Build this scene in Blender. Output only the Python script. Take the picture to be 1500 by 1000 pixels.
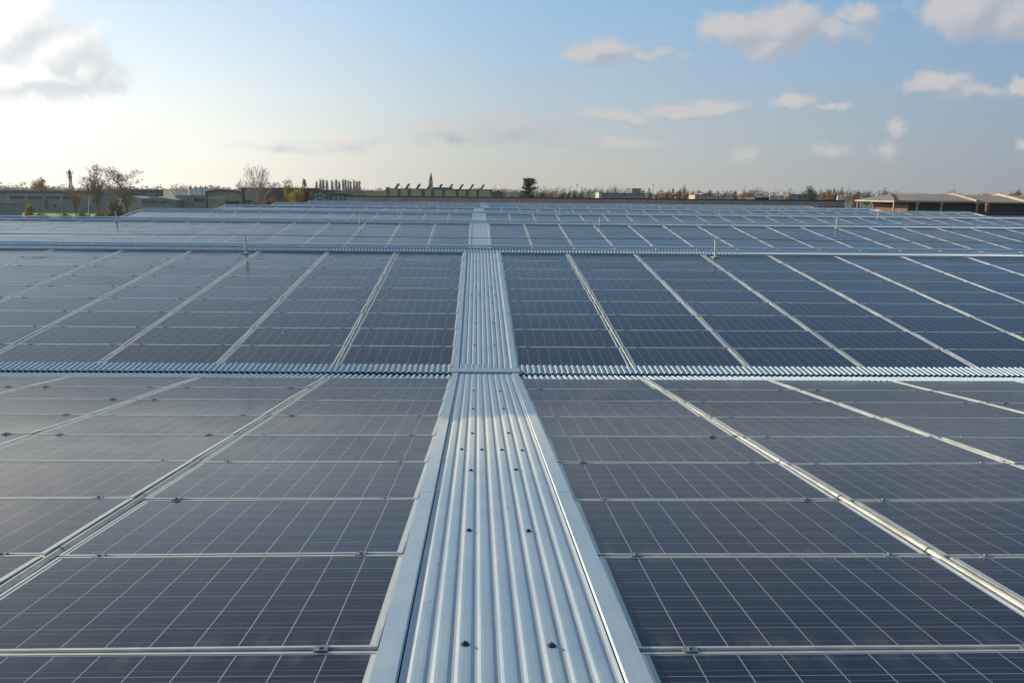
import bpy, math, random
from mathutils import Vector, Matrix
R_ = math.radians
for o in list(bpy.data.objects): bpy.data.objects.remove(o)
SC = bpy.context.scene
COL = SC.collection

# ------------------------------------------------------------------ camera
CAM = Vector((-.1162, -1.3699, 1.5237))
RT = Vector((.9990265, -.04300681, .00982195)); FW = Vector((.04408647, .98122148, -.18777858)); DN = Vector((.00156175, -.18802879, -.98216228))
FOC = 1150.0                                   # in photograph pixels (1500 wide)
cd = bpy.data.cameras.new('camera'); cam = bpy.data.objects.new('camera', cd); COL.objects.link(cam)
cd.sensor_width = 36; cd.lens = FOC/1500*36; cd.clip_start = .05; cd.clip_end = 20000
m = Matrix((RT, -DN, -FW)).transposed().to_4x4(); m.translation = CAM
cam.matrix_world = m; SC.camera = cam
def ray(px, py): return FW + RT*((px-750)/FOC) + DN*((py-500)/FOC)
def at(px, py, Y):
    d = ray(px, py); return CAM + d*((Y-CAM.y)/d.y)
def pix(p):
    d = Vector(p)-CAM; f = d.dot(FW)
    return (750+FOC*d.dot(RT)/f, 500+FOC*d.dot(DN)/f, f)

# ------------------------------------------------------------------ light
SUN_AZ, SUN_EL = -62.0, 17.0                   # degrees to the right of +Y, above the horizon
SKY_STRENGTH, SUN_STRENGTH, EXPOSURE = .095, 3.4, 0.55
world = bpy.data.worlds.new('World'); SC.world = world; world.use_nodes = True
sl = bpy.data.lights.new('sun', 'SUN'); sl.energy = SUN_STRENGTH; sl.angle = R_(.6); sl.color = (1, .88, .70)
sun = bpy.data.objects.new('sun', sl); COL.objects.link(sun)
sd = Vector((math.sin(R_(SUN_AZ))*math.cos(R_(SUN_EL)), math.cos(R_(SUN_AZ))*math.cos(R_(SUN_EL)), math.sin(R_(SUN_EL))))
sun.rotation_euler = sd.to_track_quat('Z', 'Y').to_euler(); sun.location = (-40, 20, 40)
SC.view_settings.view_transform = 'Standard'; SC.view_settings.look = 'None'
SC.view_settings.exposure = EXPOSURE; SC.view_settings.gamma = 1
try: SC.view_settings.use_curve_mapping = False
except Exception: pass

class NT:
    def __init__(s, tree): s.t = tree; s.n = tree.nodes; s.l = tree.links
    def add(s, typ, ins=None, **kw):
        n = s.n.new(typ)
        for k, v in kw.items(): setattr(n, k, v)
        for k, v in (ins or {}).items(): s.put(n.inputs[k], v)
        return n
    def put(s, sock, v):
        if isinstance(v, bpy.types.NodeSocket): s.l.new(v, sock)
        elif isinstance(v, bpy.types.Node): s.l.new(v.outputs[0], sock)
        else: sock.default_value = v
    def math(s, op, a, b=0.0, c=None, clamp=False):
        i = {0: a, 1: b}
        if c is not None: i[2] = c
        return s.add('ShaderNodeMath', i, operation=op, use_clamp=clamp).outputs[0]
    def vec(s, op, a, b=None, scale=None):
        n = s.add('ShaderNodeVectorMath', operation=op); s.put(n.inputs[0], a)
        if b is not None: s.put(n.inputs[1], b)
        if scale is not None: s.put(n.inputs['Scale'], scale)
        return n.outputs['Value'] if op in ('LENGTH', 'DOT_PRODUCT') else n.outputs[0]
    def mix(s, f, a, b, typ='MIX'):
        n = s.add('ShaderNodeMix', data_type='RGBA', blend_type=typ); s.put(n.inputs[0], f); s.put(n.inputs[6], a); s.put(n.inputs[7], b)
        return n.outputs[2]
    def rng(s, v, a, b, c=0.0, d=1.0, smooth=True):
        n = s.add('ShaderNodeMapRange', interpolation_type='SMOOTHSTEP' if smooth else 'LINEAR')
        for i, x in enumerate((v, a, b, c, d)): s.put(n.inputs[i], x)
        return n.outputs[0]
    def noise(s, vecs, scale, detail=3.0, rough=.5):
        n = s.add('ShaderNodeTexNoise', {'Scale': scale, 'Detail': detail, 'Roughness': rough}); s.put(n.inputs['Vector'], vecs); return n.outputs[0]
C4 = lambda c: (c[0], c[1], c[2], 1.0)

def build_sky():
    w = NT(world.node_tree); w.n.clear()
    out = w.add('ShaderNodeOutputWorld')
    sky = w.add('ShaderNodeTexSky', sky_type='NISHITA', sun_disc=False, sun_elevation=R_(SUN_EL), sun_rotation=R_(SUN_AZ),
                altitude=50, air_density=1.0, dust_density=1.2, ozone_density=1.0)
    dr = w.add('ShaderNodeTexCoord').outputs['Generated']
    sep = w.add('ShaderNodeSeparateXYZ', {0: dr})
    y = w.math('MAXIMUM', sep.outputs[1], .05)
    P = w.add('ShaderNodeCombineXYZ', {0: w.math('DIVIDE', sep.outputs[0], y), 1: w.math('DIVIDE', sep.outputs[2], y)}).outputs[0]
    # the clouds: directions in the sky, each a soft body broken up by noise
    g = bpy.data.node_groups.new('cloud_field', 'ShaderNodeTree')
    g.interface.new_socket('P', in_out='INPUT', socket_type='NodeSocketVector'); g.interface.new_socket('D', in_out='OUTPUT', socket_type='NodeSocketFloat')
    q = NT(g); gi = q.add('NodeGroupInput'); go = q.add('NodeGroupOutput')
    p0 = gi.outputs[0]
    blobs = [(10,45,85,50,1),(75,78,78,46,1),(118,100,46,34,.9),(50,112,120,30,.9),(70,130,110,12,.6),(30,175,90,10,.35),
      (1085,45,58,24,.9),(1150,40,55,34,1),(1125,66,45,26,.9),(1205,44,60,20,.75),(1262,24,42,16,.6),
      (1420,12,66,40,1),(1480,26,60,32,.9),(1375,122,50,15,.8),(1425,134,56,14,.7),(1160,147,34,12,.75),(1208,156,38,7,.6),
      (878,76,58,17,.75),(935,82,60,11,.6),(1050,158,42,12,.8),(985,163,60,11,.7),(900,170,66,11,.6),(1318,187,16,12,.6),
      (1495,128,16,14,.7),(632,190,44,15,.62),(745,186,80,26,.52),(690,205,90,12,.45),(505,204,66,12,.52),(380,206,50,14,.55),(440,216,90,9,.45),(1225,222,34,13,.5),(1090,224,20,15,.45),(910,214,76,13,.5),(820,205,60,14,.42),(1298,222,26,18,.4),(1498,216,16,14,.5)]
    cur = None
    for cx, cy, rx, ry, gain in blobs:
        d = ray(cx, cy); u, v = d.x/d.y, d.z/d.y
        dv = q.vec('MULTIPLY', q.vec('SUBTRACT', p0, (u, v, 0)), (FOC/rx/1.55, FOC/ry/1.5, 0))
        f = q.math('MULTIPLY', q.math('SUBTRACT', 1.0, q.vec('LENGTH', dv)), gain)
        cur = f if cur is None else q.math('MAXIMUM', cur, f)
    q.put(go.inputs[0], cur)
    wob = w.add('ShaderNodeTexNoise', {'Scale': 22.0, 'Detail': 4.0, 'Roughness': .6}); w.put(wob.inputs['Vector'], P)
    Pw = w.vec('ADD', P, w.vec('SCALE', w.vec('SUBTRACT', wob.outputs['Color'], (.5, .5, .5)), scale=.03))
    nz = w.noise(P, 34.0, 6.0, .62)
    def field(off):
        n = w.n.new('ShaderNodeGroup'); n.node_tree = g
        w.put(n.inputs[0], w.vec('ADD', Pw, off)); return n.outputs[0]
    F0 = field((0, 0, 0)); F1 = field((-.022, .012, 0))
    dens = w.math('ADD', F0, w.math('MULTIPLY', w.math('SUBTRACT', nz, .5), .80))
    mask = w.rng(dens, .08, .52)
    front = w.rng(sep.outputs[1], .05, .25)
    mask = w.math('MULTIPLY', w.math('MULTIPLY', mask, front), .86)
    lit = w.rng(w.math('ADD', w.math('SUBTRACT', F0, F1), w.math('MULTIPLY', w.math('SUBTRACT', nz, .5), .35)), -.25, .35)
    # towards the sun the clouds and the haze glow warm
    dots = w.vec('DOT_PRODUCT', dr, tuple(sd))
    glow = w.rng(dots, .45, .90)
    def tri(c0, c1, c2):
        return w.mix(w.rng(dots, .42, .86), w.mix(w.rng(dots, -.15, .48, smooth=False), C4(c0), C4(c1)), C4(c2))
    ccol = w.mix(lit, w.mix(glow, (.29, .315, .355, 1), (.50, .52, .545, 1)), w.mix(glow, (.425, .405, .405, 1), (.88, .85, .80, 1)))
    # winter haze low over the plain, and the clear blue above it
    low = w.math('POWER', w.rng(sep.outputs[2], -.01, .265, 1.0, 0.0, smooth=False), 1.5)
    hz = tri((.235, .243, .258), (.47, .43, .345), (.93, .87, .74))
    blue = tri((.118, .248, .43), (.235, .385, .555), (.45, .55, .645))
    tint = w.mix(.65, w.vec('SCALE', w.vec('MULTIPLY', sky.outputs[0], (.80, 1.0, 1.18)), scale=SKY_STRENGTH), blue)
    hz = w.mix(w.rng(dots, .83, .99), hz, (2.1, 1.75, 1.2, 1))
    tint = w.vec('SCALE', tint, scale=w.rng(sep.outputs[2], .24, .75, 1.0, .55))
    bg = w.mix(w.math('MULTIPLY', low, .92), tint, hz)
    b_sky = w.add('ShaderNodeBackground', {0: w.mix(mask, bg, ccol), 1: 1.0})
    w.put(out.inputs[0], b_sky.outputs[0]); return
    w.put(out.inputs[0], m2.outputs[0])
build_sky()

# ------------------------------------------------------------------ materials
def mat(name, col, rough=.6, metal=0.0, var=.0, scale=1.0, bump=0.0, bscale=40, ior=1.45, coords='Object', dirt=None):
    mt = bpy.data.materials.new(name); mt.use_nodes = True; t = NT(mt.node_tree); b = t.n['Principled BSDF']
    b.inputs['Roughness'].default_value = rough; b.inputs['Metallic'].default_value = metal; b.inputs['IOR'].default_value = ior
    tc = t.add('ShaderNodeTexCoord').outputs[coords]
    c = C4(col)
    if var:
        f = t.rng(t.noise(tc, scale, 5.0, .6), .3, .7)
        c = t.mix(f, C4([x*(1-var) for x in col]), C4([min(1, x*(1+var)) for x in col]))
        t.put(b.inputs['Roughness'], t.rng(f, 0, 1, max(.03, rough-.08), rough+.08))
    if dirt:
        c = t.mix(t.math('MULTIPLY', t.rng(t.noise(tc, scale*3.1, 6.0, .7), .55, .75), .7), c, C4(dirt))
    t.put(b.inputs['Base Color'], c)
    if bump:
        bn = t.add('ShaderNodeBump', {'Strength': bump, 'Distance': .02, 'Height': t.noise(tc, bscale, 4.0)})
        t.put(b.inputs['Normal'], bn.outputs[0])
    return mt

def make_glass():
    mt = bpy.data.materials.new('solar_glass'); mt.use_nodes = True; t = NT(mt.node_tree); b = t.n['Principled BSDF']
    uv = t.add('ShaderNodeUVMap', uv_map='cell').outputs[0]
    s = t.add('ShaderNodeSeparateXYZ', {0: uv}); x, y = s.outputs[0], s.outputs[1]
    CX, CY = .163, .156
    ix = t.math('DIVIDE', t.math('ADD', x, CX*5), CX); iy = t.math('DIVIDE', t.math('ADD', y, CY*3), CY)
    fx = t.math('FRACT', ix); fy = t.math('FRACT', iy)
    def dist(f, c): return t.math('ABSOLUTE', t.math('SUBTRACT', f, c))
    gx = t.math('LESS_THAN', t.math('SUBTRACT', .5, dist(fx, .5)), .0115)
    gy = t.math('LESS_THAN', t.math('SUBTRACT', .5, dist(fy, .5)), .0085)
    bus = t.math('LESS_THAN', t.math('ABSOLUTE', t.math('SUBTRACT', dist(fy, .5), .25)), .0055)
    outx = t.math('GREATER_THAN', t.math('ABSOLUTE', x), CX*5); outy = t.math('GREATER_THAN', t.math('ABSOLUTE', y), CY*3)
    edge = t.math('MAXIMUM', outx, outy)
    cellid = t.add('ShaderNodeCombineXYZ', {0: t.math('FLOOR', ix), 1: t.math('FLOOR', iy), 2: t.math('MULTIPLY', t.add('ShaderNodeObjectInfo').outputs['Random'], 91.0)}).outputs[0]
    wn = t.add('ShaderNodeTexWhiteNoise', noise_dimensions='3D'); t.put(wn.inputs[0], cellid)
    rnd = t.add('ShaderNodeObjectInfo').outputs['Random']
    vo = t.add('ShaderNodeTexVoronoi', {'Scale': 95.0}); t.put(vo.inputs['Vector'], uv)
    flake = t.add('ShaderNodeSeparateColor', {0: vo.outputs['Color']}).outputs[0]
    c = t.mix(rnd, (.0040, .0078, .026, 1), (.0135, .0105, .0165, 1))
    c = t.mix(t.math('MULTIPLY', flake, .75), c, (.008, .014, .040, 1))
    c = t.mix(t.math('MULTIPLY', wn.outputs[0], .6), c, (.0045, .0055, .012, 1))
    line = t.math('MAXIMUM', t.math('MULTIPLY', gx, .9), t.math('MAXIMUM', t.math('MULTIPLY', gy, .8), t.math('MULTIPLY', bus, .42)))
    c = t.mix(line, c, (.37, .38, .37, 1))
    c = t.mix(edge, c, (.55, .55, .52, 1))
    geo = t.add('ShaderNodeNewGeometry').outputs['Position']
    dust = t.rng(t.noise(geo, 1.3, 5.0, .65), .35, .75)
    c = t.mix(t.math('MULTIPLY_ADD', dust, .012, .003), c, (.42, .39, .33, 1))
    # water-borne dirt along the lower edges, and a few bird droppings
    st = t.noise(t.vec('MULTIPLY', geo, (9.0, 1.1, 1.0)), 1.0, 4.0, .6)
    c = t.mix(t.math('MULTIPLY', t.math('MULTIPLY', t.rng(t.math('ABSOLUTE', y), .30, .475), t.rng(st, .45, .7)), .10), c, (.40, .36, .29, 1))
    vd = t.add('ShaderNodeTexVoronoi', {'Scale': 1.15}); t.put(vd.inputs['Vector'], t.vec('ADD', geo, t.vec('SCALE', t.vec('SUBTRACT', t.add('ShaderNodeTexNoise', {'Scale': 40.0, 'Vector': geo}).outputs['Color'], (.5, .5, .5)), scale=.03)))
    c = t.mix(t.math('LESS_THAN', vd.outputs['Distance'], .016), c, (.62, .60, .55, 1))
    t.put(b.inputs['Base Color'], c)
    t.put(b.inputs['Roughness'], t.math('ADD', t.math('MULTIPLY_ADD', dust, .09, .10), t.math('MULTIPLY', rnd, .07)))
    b.inputs['IOR'].default_value = 1.31
    return mt

def make_sheet(name, stain=False, dull=False, dusty=False, lift=1.0):
    mt = bpy.data.materials.new(name); mt.use_nodes = True; t = NT(mt.node_tree); b = t.n['Principled BSDF']
    geo = t.add('ShaderNodeNewGeometry').outputs['Position']
    st = t.vec('MULTIPLY', geo, (14.0, .9, 3.0)); sp = t.noise(geo, 3.0, 5.0, .6); fine = t.noise(st, 1.0, 4.0, .65)
    k_ = (.84 if dull else .95)*lift
    c = t.mix(t.rng(sp, .3, .7), (.43*k_, .545*k_, .625*k_, 1), (.51*k_, .605*k_, .66*k_, 1))
    c = t.mix(t.math('MULTIPLY', t.rng(fine, .45, .75), .35), c, (.60, .60, .55, 1))
    sc1 = t.rng(t.noise(t.vec('MULTIPLY', geo, (26.0, 7.0, 5.0)), 1.0, 6.0, .75), .66, .72)
    c = t.mix(t.math('MULTIPLY', sc1, .5), c, (.74, .74, .70, 1))
    sm = t.rng(t.noise(t.vec('MULTIPLY', geo, (11.0, 5.0, 5.0)), 1.0, 5.0, .7), .63, .73)
    c = t.mix(t.math('MULTIPLY', sm, .45), c, (.20, .21, .20, 1))
    spk = t.rng(t.noise(geo, 60.0, 2.0, .5), .70, .76)
    c = t.mix(t.math('MULTIPLY', spk, .55), c, (.13, .14, .14, 1))
    r = t.rng(fine, .3, .7, .42, .58); mt_ = .15 if dull else .5
    if dusty:                                  # dust and lime washed into the troughs of the ribs
        sx = t.add('ShaderNodeSeparateXYZ', {0: geo}).outputs[0]
        tr = t.math('ABSOLUTE', t.math('SUBTRACT', t.math('FRACT', t.math('DIVIDE', sx, .08)), .5))
        du = t.math('MULTIPLY', t.rng(tr, .09, .19, 1, 0), t.rng(fine, .25, .6, .45, .9))
        c = t.mix(t.math('MULTIPLY', du, .8), c, (.52, .51, .45, 1)); mt_ = t.math('MULTIPLY_ADD', du, -.55, .6)
    if stain:                                  # the far part is still wet with dew, then a pale dried band of dust
        s = t.add('ShaderNodeSeparateXYZ', {0: geo})
        ed = t.math('ADD', s.outputs[1], t.math('ADD', t.math('MULTIPLY_ADD', t.noise(t.vec('MULTIPLY', geo, (9.0, 1.2, 0)), 1.0, 3.0), .9, -.45), t.math('MULTIPLY', s.outputs[0], -.45)))
        wet = t.rng(ed, 5.95, 6.25)
        dry = t.math('MULTIPLY', t.rng(ed, 3.0, 5.7), t.math('SUBTRACT', 1.0, wet))
        c = t.mix(t.math('MULTIPLY', dry, .6), c, (.68, .66, .58, 1))
        c = t.mix(t.math('MULTIPLY', wet, .5), c, (.30, .37, .42, 1))
        r = t.math('SUBTRACT', r, t.math('MULTIPLY', wet, .08)); r = t.math('ADD', r, t.math('MULTIPLY', dry, .2))
        t.put(b.inputs['Metallic'], t.math('MULTIPLY', mt_, t.math('MULTIPLY_ADD', dry, -.7, 1.0)))
    else: t.put(b.inputs['Metallic'], mt_)
    t.put(b.inputs['Base Color'], c); t.put(b.inputs['Roughness'], r)
    return mt

def make_leaf(name, a, b_, tr=.25):
    mt = bpy.data.materials.new(name); mt.use_nodes = True; t = NT(mt.node_tree); b = t.n['Principled BSDF']
    geo = t.add('ShaderNodeNewGeometry'); oi = t.add('ShaderNodeObjectInfo').outputs['Random']
    f = t.rng(t.noise(geo.outputs['Position'], .9, 4.0, .7), .3, .7)
    c = t.mix(f, C4(a), C4(b_)); c = t.mix(t.math('MULTIPLY', oi, .3), c, C4([x*.7 for x in a]))
    t.put(b.inputs['Base Color'], c); b.inputs['Roughness'].default_value = .7
    if name.startswith('leaf'):
        tr = t.add('ShaderNodeBsdfTranslucent', {0: c}); ms = t.add('ShaderNodeMixShader', {0: .4, 1: b.outputs[0], 2: tr.outputs[0]}); t.put(t.n['Material Output'].inputs[0], ms.outputs[0])
    return mt

M = {}
M['glass'] = make_glass()
M['alu'] = mat('anodised_frame', (.66, .64, .57), .38, .65, .10, 6)
M['cover'] = mat('seam_cover_metal', (.62, .59, .50), .42, .35, .18, 5, dirt=(.36, .33, .26))
M['rail'] = mat('rail_metal', (.40, .40, .38), .45, .7, .15, 8)
M['clamp'] = mat('clamp_metal', (.27, .275, .28), .45, .6, .2, 20)
M['sheet'] = make_sheet('zinc_sheet'); M['sheet_walk'] = make_sheet('zinc_walkway', dusty=True); M['sheet_stained'] = make_sheet('zinc_sheet_stained', True, dusty=True)
M['ridge'] = make_sheet('zinc_ridge', dull=True, lift=1.25); M['strip'] = make_sheet('zinc_strip', dull=True); M['flash_stained'] = make_sheet('zinc_flashing_stained', True)
M['gutter'] = mat('gutter_metal', (.14, .15, .16), .6, .3, .2, 3)
M['screw'] = mat('screw_rubber', (.018, .02, .024), .5, 0, .3, 30)
M['post'] = mat('post_galvanised', (.66, .62, .55), .45, .3, .15, 9)
M['cable'] = mat('steel_cable', (.06, .065, .07), .5, .5)
M['wall'] = mat('precast_wall', (.34, .33, .31), .85, 0, .15, .6)

# ------------------------------------------------------------------ helpers
def tag(o, label=None, cat=None, group=None, kind=None):
    if label: o['label'] = label
    if cat: o['category'] = cat
    if group: o['group'] = group
    if kind: o['kind'] = kind
    return o
def empty(name, loc=(0, 0, 0), rz=0.0, parent=None):
    o = bpy.data.objects.new(name, None); COL.objects.link(o); o.location = loc; o.rotation_euler = (0, 0, rz); o.parent = parent; o.empty_display_size = .2
    return o
class MB:
    def __init__(s): s.v = []; s.f = []; s.fm = []; s.uv = {}
    def add(s, vs, fs, m=0):
        o = len(s.v); s.v += [tuple(p) for p in vs]
        for f in fs: s.f.append(tuple(i+o for i in f)); s.fm.append(m)
    def quad(s, a, b, c, d, m=0, uv=None):
        s.add((a, b, c, d), ((0, 1, 2, 3),), m)
        if uv: s.uv[len(s.f)-1] = uv
    def box(s, x0, x1, y0, y1, z0, z1, m=0, T=None):
        P = [Vector((x, y, z)) for z in (z0, z1) for y in (y0, y1) for x in (x0, x1)]
        if T is not None: P = [T @ p for p in P]
        s.add(P, ((0, 2, 3, 1), (4, 5, 7, 6), (0, 1, 5, 4), (2, 6, 7, 3), (0, 4, 6, 2), (1, 3, 7, 5)), m)
    def tube(s, a, b, r0, r1=None, n=6, m=0, caps=True):
        a, b = Vector(a), Vector(b); r1 = r0 if r1 is None else r1
        d = (b-a).normalized(); u = d.orthogonal().normalized(); w = d.cross(u)
        P = [p+(u*math.cos(2*math.pi*i/n)+w*math.sin(2*math.pi*i/n))*r for p, r in ((a, r0), (b, r1)) for i in range(n)]
        F = [(i, (i+1) % n, n+(i+1) % n, n+i) for i in range(n)]
        if caps: F += [tuple(range(n))[::-1], tuple(range(n, 2*n))]
        s.add(P, F, m)
    def prism(s, prof, fn0, fn1, m=0, closed=True, ends=True):        # a profile swept between two placing functions
        n = len(prof); A = [fn0(*p) for p in prof]; B = [fn1(*p) for p in prof]
        k = n if closed else n-1
        s.add(A+B, [(i, (i+1) % n, n+(i+1) % n, n+i) for i in range(k)] + ([tuple(range(n))[::-1], tuple(range(n, 2*n))] if ends and closed else []), m)
    def mesh(s, name, mats, smooth=False):
        me = bpy.data.meshes.new(name); me.from_pydata(s.v, [], s.f)
        for mm in (mats if isinstance(mats, (list, tuple)) else [mats]): me.materials.append(mm)
        if any(s.fm): me.polygons.foreach_set('material_index', s.fm)
        if s.uv:
            L = me.uv_layers.new(name='cell')
            for pi, uv in s.uv.items():
                p = me.polygons[pi]
                for k, li in enumerate(p.loop_indices): L.data[li].uv = uv[k]
        if smooth: me.polygons.foreach_set('use_smooth', [True]*len(me.polygons))
        me.update(); return me
    def build(s, name, mats, parent=None, loc=None, smooth=False):
        o = bpy.data.objects.new(name, s.mesh(name, mats, smooth)); COL.objects.link(o)
        if parent: o.parent = parent
        if loc is not None: o.location = loc
        return o
def link(name, me, parent=None, loc=None):
    o = bpy.data.objects.new(name, me); COL.objects.link(o); o.parent = parent
    if loc is not None: o.location = loc
    return o
ORD = ['zeroth', 'first', 'second', 'third', 'fourth', 'fifth', 'sixth', 'seventh', 'eighth', 'ninth', 'tenth', 'eleventh', 'twelfth', 'thirteenth', 'fourteenth', 'fifteenth', 'sixteenth', 'seventeenth', 'eighteenth', 'nineteenth', 'twentieth', 'twenty-first', 'twenty-second', 'twenty-third', 'twenty-fourth', 'twenty-fifth', 'twenty-sixth', 'twenty-seventh', 'twenty-eighth', 'twenty-ninth']

# ------------------------------------------------------------------ the roof: seven low gables, crest b at y = b*PER
TH = .1109; CT, ST = math.cos(TH), math.sin(TH); HALF = 9.7538; PER = 2*HALF*CT; SKEW = -.0233
E0, E1, ETOP = .4758, .3367, .3475; C1, CP = 2.2152, 1.7434; PITCH = CP/21
XL, XR = -(C1+13*CP)-.06, C1+27*CP+.06; NB = 7; GZ = -7.5
def drop(b): return -.05*max(0, b-1)
def S(b, side, x, a, off=0.0):                 # side -1: slope facing the camera, +1: slope facing away
    y0 = b*PER + side*(a*CT + off*ST); z = -a*ST + off*CT + drop(b)
    return Vector((x, y0+SKEW*x, z))
def shift(b): return .75 if b >= 5 else 0.0
NX = Vector((1, SKEW, 0)).normalized()

wh = empty('warehouse_building', (12, 58, GZ))
tag(wh, 'long warehouse under seven low zinc gable roofs covered in solar panels', 'warehouse')
def wpart(mb, name, mt): 
    o = mb.build(name, mt); o.parent = wh; o.matrix_parent_inverse = Matrix.Translation((-12, -58, -GZ)); return o
HUMP = ((-.5, 0), (-.30, 0), (-.17, 1), (.17, 1), (.30, 0))
def corr_x(x0, x1):
    xs = []; k0 = math.floor((x0-C1)/PITCH)-1; k1 = math.ceil((x1-C1)/PITCH)+1
    for k in range(k0, k1+1):
        for f, hgt in HUMP:
            x = C1+(k+f)*PITCH
            if x0 <= x <= x1: xs.append((x, hgt))
    return xs
def corr_strip(mb, b, side, a0, a1, base, amp, x0=XL, x1=XR, base1=None):
    xs = corr_x(x0, x1); base1 = base if base1 is None else base1
    rj = random.Random(b*7+side); jit = {}
    def J(x):                                  # sheets about a metre wide, each laid a little off its neighbour
        k = int((x-x0)//(PITCH*12)) if base1 != base or a1-a0 < 1 else 0
        if k not in jit: jit[k] = (rj.uniform(-.010, .010), rj.uniform(-.012, .012), rj.uniform(0, .004)) if a1-a0 < 1 else (0, 0, 0)
        return jit[k]
    A = [S(b, side, x, a0+J(x)[0], base+h*amp+J(x)[2]) for x, h in xs]; B = [S(b, side, x, a1+J(x)[1], base1+h*amp+J(x)[2]) for x, h in xs]; n = len(xs)
    mb.add(A+B, [(i, i+1, n+i+1, n+i) for i in range(n-1)])
for b in range(NB):
    for side in (-1, 1):
        mb = MB(); corr_strip(mb, b, side, .0 if side < 0 else .01, HALF-.045, -.056, .021); wpart(mb, 'roof_sheet', M['sheet'])
    for side in (-1, 1):
        mb = MB(); corr_strip(mb, b, side, .03, ETOP+.05, .034, .028, base1=-.004); wpart(mb, 'ridge_strip', M['ridge'])
        if (b > 0 or side > 0) and (b < NB-1 or side < 0):
            mb = MB(); ee = E1 if side < 0 else E0; corr_strip(mb, b, side, HALF-ee-(.055 if side < 0 else .01), HALF-(.035 if side < 0 else -.005), -.004 if side < 0 else -.024, .022); wpart(mb, 'valley_strip', M['strip'])
    mb = MB()
    for sdn in (-1, 1):
        prof = [(.0, .138), (.045, .132), (.060, .125), (.064, .092), (.059, .092), (.055, .121), (.0, .130)]
        mb.prism(prof, lambda a, o: S(b, sdn, XL, a, o), lambda a, o: S(b, sdn, XR, a, o))
    wpart(mb, 'ridge_cap', M['ridge'])
    if b < NB-1:
        mb = MB()
        yv = (b+.5)*PER; zv = -HALF*ST+drop(b)-.14
        mb.prism([(-.30, .06), (-.16, 0), (.16, 0), (.30, .06), (.30, -.05), (-.30, -.05)], lambda a, o: Vector((XL, yv+a+SKEW*XL, zv+o)), lambda a, o: Vector((XR, yv+a+SKEW*XR, zv+o)))
        wpart(mb, 'valley_gutter', M['gutter'])
    mb = MB()
    for X, sg in ((XL, -1), (XR, 1)):
        for side in (-1, 1):
            mb.prism([(0, -.2), (.05, -.2), (.05, .05), (-.06, .05), (-.06, .04), (0, .04)], lambda u, o: S(b, side, X+sg*u, .02, o), lambda u, o: S(b, side, X+sg*u, HALF-.02, o))
    wpart(mb, 'verge_trim', M['alu'])
mb = MB()                                      # walls: the two gabled sides and the two long ends
for X in (XL+.05, XR-.05):
    P = [S(0, -1, X, HALF, -.1)]
    for b in range(NB): P += [S(b, -1, X, 0, -.1), S(b, 1, X, HALF, -.1)]
    for p, q in zip(P, P[1:]): mb.quad(p, q, (q.x, q.y, GZ), (p.x, p.y, GZ))
for b, side in ((0, -1), (NB-1, 1)):
    p, q = S(b, side, XL+.05, HALF-.02, -.1), S(b, side, XR-.05, HALF-.02, -.1); mb.quad(p, q, (q.x, q.y, GZ), (p.x, p.y, GZ))
wpart(mb, 'wall', M['wall'])

# rounded covers over the roof seams in the gaps between the panel columns
far_cov = MB()
for b in range(NB):
    side = 1 if b == 0 else -1
    for c in list(range(-14, 0))+list(range(1, 29)):
        x = math.copysign(C1+(abs(c)-1)*CP, c)+shift(b)
        if x > XR: continue
        ee = E0 if side > 0 else E1; q = pix(S(b, side, x, HALF-2)); q1 = pix(S(b, side, x, 3.0))
        mb = MB()
        for k in range(9):
            a0 = ETOP+.06+k*(HALF-ETOP-ee-.02)/9; a1 = a0+(HALF-ETOP-ee-.02)/9
            for w0, (p, r_) in enumerate(((a0, .0150), )):
                ring = lambda a, rr: [S(b, side, x+math.cos(t*math.pi/7)*rr*1.1, a, -.018+math.sin(t*math.pi/7)*rr*1.25) for t in range(8)]
                A = ring(a0, .0165); B = ring(a1-.012, .0150); Cc = ring(a1-.012, .0115); D = ring(a1, .0115)
                mb.add(A+B+Cc+D, [(r*8+t, r*8+t+1, (r+1)*8+t+1, (r+1)*8+t) for r in range(3) for t in range(7)])
        if b < 3 and q[0] > -260 and q[0] < 1760 and len([1 for ch in wh.children if ch.name.startswith('seam_cover')]) < 95: wpart(mb, 'seam_cover', M['cover'])
        else: far_cov.add(mb.v, mb.f)
o = wpart(far_cov, 'seam_covers', M['cover']); o['kind'] = 'stuff'

# ------------------------------------------------------------------ solar panels
PW, PH, LIP, DEP = 1.690, .972, .013, .034
def frame_into(mb, T, m=0):
    w, h = PW/2, PH/2
    for x0, x1, y0, y1 in ((-w, w, h-LIP, h), (-w, w, -h, -h+LIP), (-w, -w+LIP, -h+LIP, h-LIP), (w-LIP, w, -h+LIP, h-LIP)):
        mb.box(x0, x1, y0, y1, -DEP, 0, m, T)
def glass_into(mb, T, m=0):
    w, h = PW/2-LIP, PH/2-LIP
    P = [Vector((x, y, -.003)) for x, y in ((-w, -h), (w, -h), (w, h), (-w, h))]
    mb.quad(*[T @ p for p in P], m=m, uv=[(p.x, p.y) for p in P])
I4 = Matrix.Identity(4)
f_ = MB(); frame_into(f_, I4); ME_FRAME = f_.mesh('frame', M['alu'])
g_ = MB(); glass_into(g_, I4); ME_GLASS = g_.mesh('glass', M['glass'])
r_ = MB(); r_.box(-PW/2+.02, PW/2-.02, PH/2+.001, 1-PH/2-.001, -.028, -.011); ME_RAIL = r_.mesh('mounting_rail', M['rail'])
c_ = MB(); c_.box(-.026, .026, -.021, .021, .0005, .004); c_.box(-.028, .028, -.0095, .0095, -.011, .0005); c_.tube((0, 0, .005), (0, 0, .011), .009, n=6); ME_CLAMP = c_.mesh('clamp', M['clamp'])
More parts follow.
